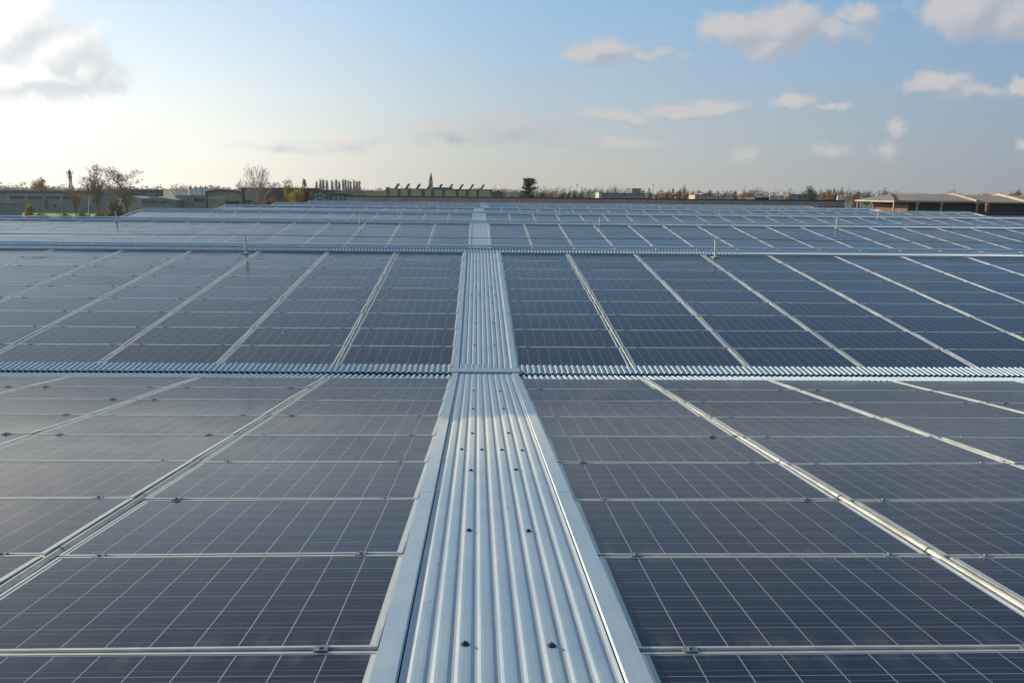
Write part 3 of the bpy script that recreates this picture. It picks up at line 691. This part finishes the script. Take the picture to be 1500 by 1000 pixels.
for i, (x0, x1) in enumerate(((xh, xb-.2), (xb+.2, xb+8.4), (xb+8.8, xc))):
    z1 = ze if i == 0 else ze-.1; zt_ = zr if i == 0 else zr-.1; m_ = MB()
    m_.prism([(-.5, z1), (RY, zt_), (DP+.5, z1), (DP+.5, z1-.25), (RY, zt_-.3), (-.5, z1-.25)], lambda y, z: Vector((x0, y, z)), lambda y, z: Vector((x1, y, z)))
    if i == 0:
        m_.add([(xa, -.5, z1), (xh, -.5, z1), (xh, RY, zt_), (xa, -.5, z1-.25), (xh, -.5, z1-.25)], ((0, 1, 2), (0, 3, 4, 1)))
    m_.build('roof', M['tile_pale'], r)
m_ = MB(); m_.add([(xa, -.5, ze+.003), (xh, RY, zr+.003), (xa, DP+.5, ze+.003), (xh, DP+.5, ze)], ((0, 1, 2), (1, 3, 2))); m_.build('hip_roof', M['tile_grey'], r)
m_ = MB(); m_.tube((xa, -.5, ze+.03), (xh, RY, zr+.04), .14, n=6); m_.build('hip_ridge', M['slate'], r)
for x0 in (xb-.2, xb+8.4):
    m_ = MB(); m_.prism([(-.7, ze-.3), (-.7, ze+.24), (RY, zr+.28), (DP+.7, ze+.24), (DP+.7, ze-.3)], lambda y, z: Vector((x0, y, z)), lambda y, z: Vector((x0+.4, y, z))); m_.build('gable_coping', M['cream_trim'], r)
m_ = MB(); m_.box(xa-.16, xa-.01, -.7, DP+.6, ze-.30, ze-.02); m_.box(xa-.16, xb-.25, -.68, -.52, ze-.28, ze-.06); m_.build('eaves_gutter', M['cream_trim'], r)
x0 = xw+1.0
k = 0
while x0 < xc-3 and k < 12:
    m_ = MB(); m_.box(x0, x0+2.3, .32, .40, ze-1.9, ze-.9); o = m_.build('window', M['dark_glass'], r); f = MB(); f.box(x0-.1, x0+2.4, .30, .40, ze-2.0, ze-1.9); f.build('sill', M['grey_wall'], o); x0 += 3.1; k += 1
for px in (1342, 1377.5, 1429.5):
    q = L(px, 300, Yf); m_ = MB(); m_.tube((q.x, -.35, 0), (q.x, -.35, ze-.3), .15, n=10); m_.box(q.x-.28, q.x+.28, -.6, -.12, ze-.5, ze-.29); m_.build('downpipe', M['cream_trim'], r)
for yy in (0, DP): m_ = MB(); m_.box(xa+.1, xa+.35, yy, yy+.25, 0, ze-.3); m_.build('canopy_post', M['cream_trim'], r)
p = at(1445, 314, 128); bq = MB(); bq.tube((0, 0, 0), (0, 0, 2.0), .35, .3, n=10); bq.tube((0, 0, 2.0), (0, 0, 2.5), .45, .2, n=10)
o = bq.build('chimney_pot', M['brick'], loc=(p.x, 128, at(1445, 318.5, 128).z)); tag(o, 'short reddish flue standing before the brick works', 'flue')
m_ = MB(); fe = at(1240, 300, 150); 
for k in range(9): m_.box(k*1.2-.04, k*1.2+.04, -.04, .04, 0, 5.9)
m_.box(-.1, 9.7, -.03, .03, 5.7, 5.8); m_.box(-.1, 9.7, -.03, .03, 4.6, 4.7)
o = m_.build('yard_fence', M['green_frame'], loc=(fe.x, 150, GZ)); tag(o, 'thin green yard fence between the parapet building and the brick works', 'fence')

# ---- viaduct, mast, thin poles
Y = 520; a = at(-60, 277, Y); b_ = at(50, 278, Y); r = empty('road_viaduct', ((a.x+b_.x)/2, Y, GZ)); tag(r, 'thin far road viaduct with a railing at the left horizon', 'viaduct'); w = b_.x-a.x; h = at(10, 279, Y).z-GZ
m_ = MB(); m_.box(-w/2, w/2, 0, 8, h-1.0, h); m_.build('deck', M['slate'], r); m_ = MB(); m_.box(-w/2, w/2, 0, .15, h+.9, h+1.15)
for k in range(14): m_.box(-w/2+k*w/13-.1, -w/2+k*w/13+.1, 0, .15, h, h+.9)
m_.build('railing', M['mast_steel'], r)
m_ = MB()
for k in range(4): m_.box(-w/2+w*(k+.5)/4-.5, -w/2+w*(k+.5)/4+.5, 2, 5, 0, h-1)
m_.build('pier', M['grey_wall'], r)
Y = 350; p = at(104.5, 280, Y); hz2 = lambda py: at(104.5, py, Y).z-GZ
r = empty('radio_mast', (p.x, Y, GZ)); tag(r, 'tall tapering lattice radio mast with antennas left of the bare trees', 'mast'); H = hz2(249)
m_ = MB(); wd = lambda z: .75*(1-z/H)+.16
lv = [H*i/12 for i in range(13)]
for z0, z1 in zip(lv, lv[1:]):
    c0 = [Vector((sx*wd(z0), sy*wd(z0), z0)) for sx, sy in ((-1, -1), (1, -1), (1, 1), (-1, 1))]; c1 = [Vector((sx*wd(z1), sy*wd(z1), z1)) for sx, sy in ((-1, -1), (1, -1), (1, 1), (-1, 1))]
    for i in range(4): m_.tube(c0[i], c1[i], .13, n=4); m_.tube(c0[i], c1[(i+1) % 4], .08, n=4); m_.tube(c0[i], c0[(i+1) % 4], .07, n=4)
m_.build('lattice', M['mast_steel'], r)
for pyy, wv in ((253, 1.25), (256, .9), (260.5, .8)):
    m_ = MB(); z = hz2(pyy); m_.box(-wv, wv, -.1, .1, z, z+.18)
    for sx in (-1, -.4, .4, 1): m_.box(sx*wv-.09, sx*wv+.09, -.2, .0, z-.4, z+.7)
    m_.build('antenna_arm', M['mast_steel'], r)
m_ = MB(); m_.tube((0, 0, H), (0, 0, hz2(245.5)), .09, .04, n=5); m_.build('tip_rod', M['mast_steel'], r)
for i, (px, py, Y, lab) in enumerate(((210, 271.5, 500, 'thin pole with a small head above the sheds at left'), (845, 270, 420, 'thin dark pole, left one beyond the far trees'), (852, 273, 420, 'short lamp pole with a crossbar beyond the far trees'), (956, 269.5, 450, 'thin mast beside the yellow tree'))):
    p = at(px, 285, Y); m_ = MB(); h = at(px, py, Y).z-GZ; m_.tube((0, 0, 0), (0, 0, h), .16, .10, n=6); m_.box(-.7, .7, -.08, .08, h-.5, h-.3)
    o = m_.build('lamp_pole', M['mast_steel'], loc=(p.x, Y, GZ)); tag(o, lab, 'pole')

# ------------------------------------------------------------------ trees
for nm, a, b_ in (('bark_grey', (.17, .14, .11), (.24, .21, .17)), ('bark_dark', (.10, .08, .065), (.15, .12, .10)), ('bark_pale', (.42, .38, .32), (.30, .26, .21)),
                  ('leaf_sparse', (.24, .15, .05), (.16, .12, .055)), ('leaf_rust', (.42, .18, .06), (.30, .20, .06)), ('leaf_gold', (.46, .33, .05), (.26, .21, .04)),
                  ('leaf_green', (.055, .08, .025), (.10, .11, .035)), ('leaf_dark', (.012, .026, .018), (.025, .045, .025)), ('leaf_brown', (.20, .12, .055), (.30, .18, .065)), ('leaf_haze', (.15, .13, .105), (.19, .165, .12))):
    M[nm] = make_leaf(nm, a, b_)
def leafq(mb, p, s, rn, flat=0.0):
    n = Vector((rn.gauss(0, 1), rn.gauss(0, 1), rn.gauss(0, 1)+flat)).normalized(); u = n.orthogonal().normalized(); w = n.cross(u)
    a = rn.uniform(0, 6.28); u, w = u*math.cos(a)+w*math.sin(a), w*math.cos(a)-u*math.sin(a); s *= rn.uniform(.6, 1.3)
    mb.add((p-u*s*.5, p+w*s*.32, p+u*s*.5, p-w*s*.32), ((0, 1, 2, 3),))
def bare(seed, H, spread, leaf=.25, lsize=.3, dens=4, levels=4, lean=0.0, trunk_r=.25, start=.25, up=.35):
    rn = random.Random(seed); br = MB(); lf = MB()
    def grow(p, d, ln, r, lev):
        n = 3 if lev < 2 else 2
        for i in range(n):
            d2 = (d+Vector((rn.gauss(0, .10), rn.gauss(0, .10), rn.gauss(0, .06)+.04))).normalized(); q = p+d2*(ln/n)
            r2 = r*(.80 if i < n-1 else .66); br.tube(p, q, r, r2, n=5 if lev < 2 else 3, caps=False)
            if lev < levels and (lev > 0 or i >= 1 or start < .2):
                for _ in range(rn.randint(dens-2, dens-1) if lev < 3 else dens-1):
                    ax = Vector((rn.gauss(0, 1), rn.gauss(0, 1), rn.gauss(0, .4))).normalized()
                    dd = (d2*.75+ax*spread+Vector((0, 0, up))).normalized(); grow(p.lerp(q, rn.random()), dd, ln*rn.uniform(.42, .62), max(.018, r2*.5), lev+1)
            if lev >= levels-1:
                for _ in range(3):
                    if rn.random() < leaf*.30: leafq(lf, q+Vector((rn.gauss(0, .3), rn.gauss(0, .3), rn.gauss(0, .2))), lsize*.8, rn)
            p, d, r = q, d2, r2
        if lev < levels:
            for _ in range(2):
                ax = Vector((rn.gauss(0, 1), rn.gauss(0, 1), 0)); grow(p, (d+ax*spread*.6).normalized(), ln*.5, max(.018, r*.7), lev+1)
    grow(Vector((0, 0, 0)), Vector((lean, 0, 1)).normalized(), H*.52, trunk_r, 0)
    z = max(v[2] for v in br.v); k = H/z
    for B in (br, lf): B.v = [(x*k, y*k, zz*k) for x, y, zz in B.v]
    return br, lf
def bushy(seed, H, W, base=.12, n=1400, size=.5, clumps=16, top=1.0, trunk_r=.2):
    rn = random.Random(seed); br = MB(); lf = MB()
    br.tube((0, 0, 0), (rn.gauss(0, .1), 0, H*.45), trunk_r, trunk_r*.6, n=6, caps=False)
    cs = []
    for i in range(clumps):
        d = Vector((rn.gauss(0, 1), rn.gauss(0, 1), rn.gauss(0, 1))).normalized()*rn.random()**.45
        c = Vector((d.x*W*.38, d.y*W*.38, H*(base+(1-base)*(.5+.38*d.z)))); cs.append((c, W*rn.uniform(.11, .19)))
        br.tube((0, 0, H*max(.1, c.z/H-.3)), c, trunk_r*.4, .03, n=4, caps=False)
    for _ in range(n):
        c, s = cs[rn.randrange(clumps)]
        d = Vector((rn.gauss(0, 1), rn.gauss(0, 1), rn.gauss(0, .8))).normalized()*s*rn.random()**.4
        p = c+d
        if p.z < H*base*.5: p.z = H*base*.5+rn.random()*.3
        leafq(lf, p, size, rn)
    for _ in range(60):
        c, s = cs[rn.randrange(clumps)]; d = Vector((rn.gauss(0, .5), rn.gauss(0, .5), 1)).normalized(); br.tube(c, c+d*s*1.5, .03, .015, n=3, caps=False)
    return br, lf
def spray(seed, H, W, base=.22, limbs=26, twigs=9, leaf=.4, lsize=.3, trunk_r=.2, thick=1.0):
    rn = random.Random(seed); br = MB(); lf = MB(); top = Vector((rn.gauss(0, .15), 0, H*.55))
    br.tube((0, 0, 0), (0, 0, H*base), trunk_r, trunk_r*.8, n=6, caps=False); br.tube((0, 0, H*base), top, trunk_r*.8, trunk_r*.35, n=5, caps=False)
    for i in range(limbs):
        an = 2.4*i+rn.uniform(-.4, .4); ph = rn.uniform(-.25, 1.0); cz = H*(base+.02)+(H*(1-base))*.5; rz = H*(1-base)*.52
        rr = W/2*math.sqrt(max(.05, 1-ph*ph))*rn.uniform(.75, 1.08); tip = Vector((math.cos(an)*rr, math.sin(an)*rr, cz+ph*rz*rn.uniform(.85, 1.03)))
        s = Vector((0, 0, H*base)).lerp(top, (.15+.85*rn.random())*min(1, max(.1, (ph+.6)/1.2))); mid = s.lerp(tip, .5)+Vector((rn.gauss(0, .2), rn.gauss(0, .2), .06*H*rn.uniform(.2, 1)))
        pts = [s, s.lerp(mid, .5)+Vector((rn.gauss(0, .1), 0, 0)), mid, mid.lerp(tip, .5)+Vector((rn.gauss(0, .12), 0, .05)), tip]; r = trunk_r*.38*thick
        for p, q in zip(pts, pts[1:]): br.tube(p, q, r, r*.68, n=4, caps=False); r *= .68
        for _ in range(twigs):
            k = rn.randint(1, 3); p = pts[k].lerp(pts[k+1], rn.random()); d = (tip-s).normalized()*.7+Vector((rn.gauss(0, .6), rn.gauss(0, .6), rn.uniform(-.1, .9))); e = p+d*H*rn.uniform(.05, .12)
            br.tube(p, e, .035*thick, .018*thick, n=3, caps=False)
            for _ in range(3):
                f = p.lerp(e, rn.uniform(.3, 1)); g = f+Vector((rn.gauss(0, .5), rn.gauss(0, .5), rn.uniform(0, .8)))*H*.045; br.tube(f, g, .022*thick, .012*thick, n=3, caps=False)
                if rn.random() < leaf: leafq(lf, g, lsize, rn)
    return br, lf
def poplar(seed, H, W):
    rn = random.Random(seed); br = MB(); lf = MB(); br.tube((0, 0, 0), (rn.gauss(0, .2), 0, H), .22, .03, n=5, caps=False)
    for i in range(170):
        z = H*rn.uniform(.10, .95); an = rn.uniform(0, 6.28); ln = W*.75*(1.15-z/H)*rn.uniform(.7, 1.3)+.8
        d = Vector((math.cos(an)*.36, math.sin(an)*.36, 1)).normalized(); q = Vector((0, 0, z))+d*ln*1.5; br.tube((0, 0, z), q, .09, .04, n=3, caps=False)
        for _ in range(3):
            s = Vector((0, 0, z)).lerp(q, rn.uniform(.3, 1)); e = s+Vector((rn.gauss(0, .4), rn.gauss(0, .4), rn.uniform(.6, 1.4))); br.tube(s, e, .05, .03, n=3, caps=False)
            if rn.random() < .8: leafq(lf, e, .5, rn)
    return br, lf
def cedar(seed, H, W):
    rn = random.Random(seed); br = MB(); lf = MB(); br.tube((0, 0, 0), (.2, 0, H*.9), .5, .15, n=8, caps=False)
    tiers = [(.30, .92, 0), (.38, .80, -.1), (.44, .95, 0), (.52, .7, -.1), (.60, .90, -.12), (.69, .58, -.25), (.78, .98, .12), (.86, .52, -.05), (.93, .80, .12), (.985, .62, .1)]
    for t, wf, off in tiers:
        nb = 9
        for i in range(nb):
            an = 6.28*i/nb+rn.uniform(-.3, .3); ln = W/2*wf*rn.uniform(.65, 1.1); c0 = Vector((.2*t, 0, H*t-.5)); c1 = Vector((off*W/2+math.cos(an)*ln, math.sin(an)*ln, H*t+rn.uniform(-.25, .3)))
            br.tube(c0, c1, .13, .03, n=4, caps=False)
            for _ in range(62):
                p = c0.lerp(c1, rn.uniform(.22, 1.06))+Vector((rn.gauss(0, .45), rn.gauss(0, .45), rn.gauss(.15, .30))); leafq(lf, p, .62, rn, 1.2)
    for _ in range(3400):
        an = rn.uniform(0, 6.28); rr = W/2*.95*rn.random()**.5; leafq(lf, Vector((math.cos(an)*rr, math.sin(an)*rr, H*(.04+.54*rn.random()))), .75, rn)
    return br, lf
TREES = {}
def tree(name, label, px, Y, ytop, key, wpx=None, group=None, cat='tree', bark='bark_grey', leaf='leaf_sparse', **kw):
    # wpx: crown width in the picture; the tree is built at unit size per key and scaled to fit
    p = at(px, 285, Y); H = at(px, ytop, Y).z-GZ
    if key not in TREES:
        fn, args = KINDS[key]; br, lf = fn(**args); TREES[key] = (br, lf, max(v[2] for v in br.v+lf.v), (max(v[0] for v in br.v+lf.v)-min(v[0] for v in br.v+lf.v)))
        TREES[key] += ({},)
    br, lf, H0, W0, cache = TREES[key]
    ck = (bark, leaf)
    if ck not in cache: cache[ck] = (br.mesh('trunk', M[bark]), lf.mesh('crown', M[leaf]) if lf.f else None)
    r = empty(name, (p.x, Y, GZ), kw.get('rz', random.Random(px*7.3).uniform(-.5, .5)) ); k = H/H0
    kx = k if wpx is None else (wpx/FOC*Y)/W0
    r.scale = (kx, kx, k); tag(r, label, cat, group)
    a, b_ = cache[ck]; link('trunk', a, r)
    if b_: link('crown', b_, r)
    return r
KINDS = {
 'bare_a': (bare, dict(seed=3, H=16, spread=.62, leaf=.55, lsize=.38, dens=3, levels=4, lean=-.10, trunk_r=.20, start=.3)),
 'bare_b': (bare, dict(seed=8, H=15, spread=.75, leaf=.55, lsize=.38, dens=3, levels=4, lean=.08, trunk_r=.22, start=.3)),
 'bare_c': (spray, dict(seed=41, H=14, W=9.5, base=.30, limbs=34, twigs=11, leaf=.28, lsize=.3, trunk_r=.26)),
 'bare_d': (spray, dict(seed=21, H=12, W=5, base=.2, limbs=24, twigs=9, leaf=.45, lsize=.32, trunk_r=.16, thick=1.3)),
 'bare_e': (spray, dict(seed=33, H=11, W=9, base=.18, limbs=30, twigs=10, leaf=.6, lsize=.4, trunk_r=.2, thick=1.3)),
 'round_a': (bushy, dict(seed=5, H=11, W=9, base=.15, n=2400, size=.5, clumps=26)),
 'bush_a': (bushy, dict(seed=6, H=9, W=9, base=.05, n=3600, size=.46, clumps=34)),
 'bush_b': (bushy, dict(seed=7, H=9, W=7, base=.05, n=3200, size=.46, clumps=26)),
 'loose_a': (bushy, dict(seed=9, H=12, W=10, base=.12, n=2600, size=.5, clumps=38)),
 'shrub': (bushy, dict(seed=10, H=2.2, W=3.4, base=.03, n=700, size=.28, clumps=12, trunk_r=.05)),
 'pop_a': (poplar, dict(seed=14, H=16, W=2.6)), 'pop_b': (poplar, dict(seed=15, H=16, W=3.2)), 'pop_c': (poplar, dict(seed=16, H=16, W=2.2)),
 'cedar': (cedar, dict(seed=17, H=15, W=11)),
}
tree('rust_tree', 'round crown of a reddish autumn tree above the teal factory', 60, 390, 255.5, 'round_a', 26, leaf='leaf_rust')
tree('bare_tree', 'tall leaning bare tree with last dark leaves, nearest the mast', 129, 205, 238, 'bare_a', 54, bark='bark_grey', rz=0)
tree('bare_tree', 'slender bare tree standing in the middle of the left group', 141, 206, 249, 'bare_d', 40, bark='bark_dark', rz=1)
tree('bare_tree', 'broad bare tree with sparse leaves, right one of the left group', 163, 208, 243.5, 'bare_b', 72, bark='bark_grey', rz=0)
tree('bare_tree', 'small drooping bare tree at the right end of the left group', 184, 212, 266, 'bare_e', 30, bark='bark_dark')
tree('bare_tree', 'low brownish bare tree just left of the tall leaning tree', 109, 214, 268, 'bare_e', 34, bark='bark_dark', leaf='leaf_brown')
tree('yellow_sapling', 'small yellow-green sapling before the teal factory wall', 41, 190, 294, 'bush_b', 15, leaf='leaf_gold')
tree('brown_bush', 'rusty low bush at the foot of the broad bare tree', 165, 200, 289, 'bush_a', 22, cat='bush', leaf='leaf_brown')
for i, (px, yt, wv, lf, lab) in enumerate(((48, 311, 14, 'leaf_gold', 'yellowish low shrub on the grass right of the hut'), (60, 309.5, 17, 'leaf_green', 'dark green low shrub on the grass near the sapling'), (96, 309, 20, 'leaf_brown', 'brown low shrub beneath the mast on the grass'), (150, 306, 24, 'leaf_brown', 'brown undergrowth shrub between the bare trunks'), (178, 305, 18, 'leaf_brown', 'brown shrub touching the roof corner at left'), (121, 308, 20, 'leaf_sparse', 'thin tawny shrub left of the leaning trunk'))):
    tree('shrub', lab, px, 196+i, yt, 'shrub', wv, cat='shrub', leaf=lf)
tree('pale_tree', 'bare many-branched tree with pale trunk before the brown factory', 379, 172, 238, 'bare_c', 58, bark='bark_pale')
tree('bare_tree', 'faint thin bare tree left of the pale-trunked tree', 352, 300, 262, 'bare_d', 14)
tree('golden_tree', 'golden-leaved tree in front of the roof letters, left of the brown thicket', 425, 168, 255.5, 'loose_a', 27, leaf='leaf_gold')
tree('golden_bush', 'low golden bush right beside the roof edge', 434, 164, 270, 'bush_a', 32, cat='bush', leaf='leaf_gold')
tree('brown_thicket', 'dense brown upright thicket right of the golden tree', 447, 170, 260.5, 'bush_b', 24, cat='thicket', leaf='leaf_brown')
tree('golden_bush', 'narrow yellow bush at the right end of the brown thicket', 456, 163, 279, 'bush_b', 15, cat='bush', leaf='leaf_gold')
tree('brown_bush', 'dark brown bush below the pale-trunked tree', 396, 166, 283, 'bush_a', 24, cat='bush', leaf='leaf_brown')
tree('brown_bush', 'brown bush at the left foot of the pale-trunked tree', 372, 165, 288, 'bush_a', 17, cat='bush', leaf='leaf_brown')
pr = random.Random(2); xs = [464, 470, 474, 479.5, 487, 493, 497.5, 503, 506.5, 510.5, 514, 519, 523, 527]
for i, px in enumerate(xs):
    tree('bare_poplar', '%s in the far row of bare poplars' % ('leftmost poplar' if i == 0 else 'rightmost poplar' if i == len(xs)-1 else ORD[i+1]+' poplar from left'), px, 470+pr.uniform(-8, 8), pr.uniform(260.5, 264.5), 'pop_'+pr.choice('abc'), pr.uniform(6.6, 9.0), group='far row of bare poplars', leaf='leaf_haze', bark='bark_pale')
tree('cedar', 'dark layered cedar standing alone near the middle of the horizon', 774, 250, 258.2, 'cedar', 31, bark='bark_dark', leaf='leaf_dark', rz=0)
tree('dark_conifer', 'dark rounded evergreen close at the right of the cedar', 792, 262, 275.5, 'round_a', 16, leaf='leaf_dark')
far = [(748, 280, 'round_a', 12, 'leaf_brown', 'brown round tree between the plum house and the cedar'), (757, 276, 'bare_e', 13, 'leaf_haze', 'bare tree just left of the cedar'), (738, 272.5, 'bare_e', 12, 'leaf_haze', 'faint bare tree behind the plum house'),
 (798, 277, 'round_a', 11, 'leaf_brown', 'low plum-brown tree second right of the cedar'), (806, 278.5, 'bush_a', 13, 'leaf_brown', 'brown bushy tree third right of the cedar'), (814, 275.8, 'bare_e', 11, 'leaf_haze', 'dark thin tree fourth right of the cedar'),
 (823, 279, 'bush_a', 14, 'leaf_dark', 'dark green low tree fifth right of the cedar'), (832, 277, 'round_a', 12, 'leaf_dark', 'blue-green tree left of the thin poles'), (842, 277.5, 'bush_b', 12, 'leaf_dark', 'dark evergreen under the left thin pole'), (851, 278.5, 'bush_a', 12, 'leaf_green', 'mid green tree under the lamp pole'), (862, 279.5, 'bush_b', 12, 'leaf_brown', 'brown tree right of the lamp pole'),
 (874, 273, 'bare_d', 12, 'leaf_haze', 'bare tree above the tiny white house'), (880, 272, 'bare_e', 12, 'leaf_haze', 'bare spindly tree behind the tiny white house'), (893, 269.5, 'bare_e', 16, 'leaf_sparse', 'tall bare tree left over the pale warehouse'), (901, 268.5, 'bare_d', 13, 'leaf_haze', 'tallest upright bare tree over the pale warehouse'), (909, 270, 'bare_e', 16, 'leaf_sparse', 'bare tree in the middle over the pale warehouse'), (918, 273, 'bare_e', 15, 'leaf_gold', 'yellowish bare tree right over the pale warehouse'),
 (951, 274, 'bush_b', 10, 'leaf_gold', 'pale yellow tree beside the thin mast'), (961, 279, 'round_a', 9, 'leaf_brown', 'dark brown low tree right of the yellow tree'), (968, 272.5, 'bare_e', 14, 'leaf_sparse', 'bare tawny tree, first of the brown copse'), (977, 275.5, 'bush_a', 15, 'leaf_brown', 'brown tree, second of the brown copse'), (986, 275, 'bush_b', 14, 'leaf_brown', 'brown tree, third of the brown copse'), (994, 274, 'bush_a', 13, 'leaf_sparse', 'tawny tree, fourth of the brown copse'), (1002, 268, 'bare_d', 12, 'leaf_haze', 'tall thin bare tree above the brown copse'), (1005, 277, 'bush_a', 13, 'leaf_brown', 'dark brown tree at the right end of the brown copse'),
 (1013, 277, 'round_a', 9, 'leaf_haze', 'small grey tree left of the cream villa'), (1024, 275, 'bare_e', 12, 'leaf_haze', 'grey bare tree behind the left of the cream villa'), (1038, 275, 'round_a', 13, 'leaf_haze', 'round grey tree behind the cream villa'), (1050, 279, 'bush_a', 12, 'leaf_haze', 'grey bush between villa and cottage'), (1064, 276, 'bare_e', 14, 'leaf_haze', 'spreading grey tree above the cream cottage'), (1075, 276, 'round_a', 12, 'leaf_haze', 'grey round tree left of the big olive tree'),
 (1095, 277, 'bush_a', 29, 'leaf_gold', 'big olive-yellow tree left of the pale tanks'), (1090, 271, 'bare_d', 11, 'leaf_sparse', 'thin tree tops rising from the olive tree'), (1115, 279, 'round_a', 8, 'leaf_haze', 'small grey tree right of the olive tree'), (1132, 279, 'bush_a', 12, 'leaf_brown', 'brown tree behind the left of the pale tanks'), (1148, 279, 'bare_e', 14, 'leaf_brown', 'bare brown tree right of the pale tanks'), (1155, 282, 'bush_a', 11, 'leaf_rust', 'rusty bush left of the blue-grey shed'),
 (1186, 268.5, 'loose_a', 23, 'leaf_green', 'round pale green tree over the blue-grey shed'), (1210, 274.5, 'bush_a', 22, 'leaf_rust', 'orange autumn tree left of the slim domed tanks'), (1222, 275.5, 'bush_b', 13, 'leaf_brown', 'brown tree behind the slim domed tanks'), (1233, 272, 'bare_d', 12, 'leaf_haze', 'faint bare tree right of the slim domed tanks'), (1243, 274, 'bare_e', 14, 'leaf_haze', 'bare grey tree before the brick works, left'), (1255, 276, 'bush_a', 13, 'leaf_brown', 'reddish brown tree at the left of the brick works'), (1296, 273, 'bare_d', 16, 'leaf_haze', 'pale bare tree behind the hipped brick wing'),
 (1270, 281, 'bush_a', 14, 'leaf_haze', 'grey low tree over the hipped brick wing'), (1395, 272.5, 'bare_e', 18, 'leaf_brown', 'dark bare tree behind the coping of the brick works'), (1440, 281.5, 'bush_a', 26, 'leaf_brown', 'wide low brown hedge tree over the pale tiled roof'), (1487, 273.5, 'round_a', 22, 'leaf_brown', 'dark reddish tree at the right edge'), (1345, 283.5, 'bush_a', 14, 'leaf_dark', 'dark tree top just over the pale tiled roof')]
fr = random.Random(11)
for px, yt, key, wv, lf, lab in far:
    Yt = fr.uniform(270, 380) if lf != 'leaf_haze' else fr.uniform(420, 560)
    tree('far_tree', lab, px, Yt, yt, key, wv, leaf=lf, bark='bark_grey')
# grass strip seen at the left and the far wood that closes the plain
mb = MB(); mb.box(-195, -62, 150, 289, -.2, .012); o = mb.build('lawn', M['grass'], loc=(0, 0, GZ)); tag(o, kind='structure')
wd_ = random.Random(5); lf = MB()
for i in range(620):
    Yw = wd_.uniform(640, 1000); ax = wd_.uniform(-1, 1)*.78*Yw; hb = (wd_.uniform(9.5, 13.0)+1.6*math.sin(ax*.02)+1.2*math.sin(ax*.07+1))*Yw/850; wv = wd_.uniform(4, 9)
    for _ in range(56):
        d = Vector((wd_.gauss(0, 1), wd_.gauss(0, .6), wd_.gauss(0, 1))).normalized()*wd_.random()**.4
        leafq(lf, Vector((ax+d.x*wv, Yw+d.y*wv, GZ+hb*.55+d.z*hb*.45)), 1.7, wd_)
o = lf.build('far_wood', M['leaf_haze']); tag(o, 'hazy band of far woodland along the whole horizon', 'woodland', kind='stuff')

# ------------------------------------------------------------------ the thin winter haze over the plain
hm = bpy.data.materials.new('haze'); hm.use_nodes = True; t = NT(hm.node_tree); t.n.remove(t.n['Principled BSDF'])
pv = t.add('ShaderNodeVolumePrincipled', {'Color': (.80, .82, .85, 1), 'Density': .00016, 'Anisotropy': .35}); t.put(t.n['Material Output'].inputs['Volume'], pv.outputs[0])
mb = MB(); mb.box(-1600, 1600, -60, 1500, GZ-1.5, 26); o = mb.build('haze', hm); tag(o, kind='stuff')
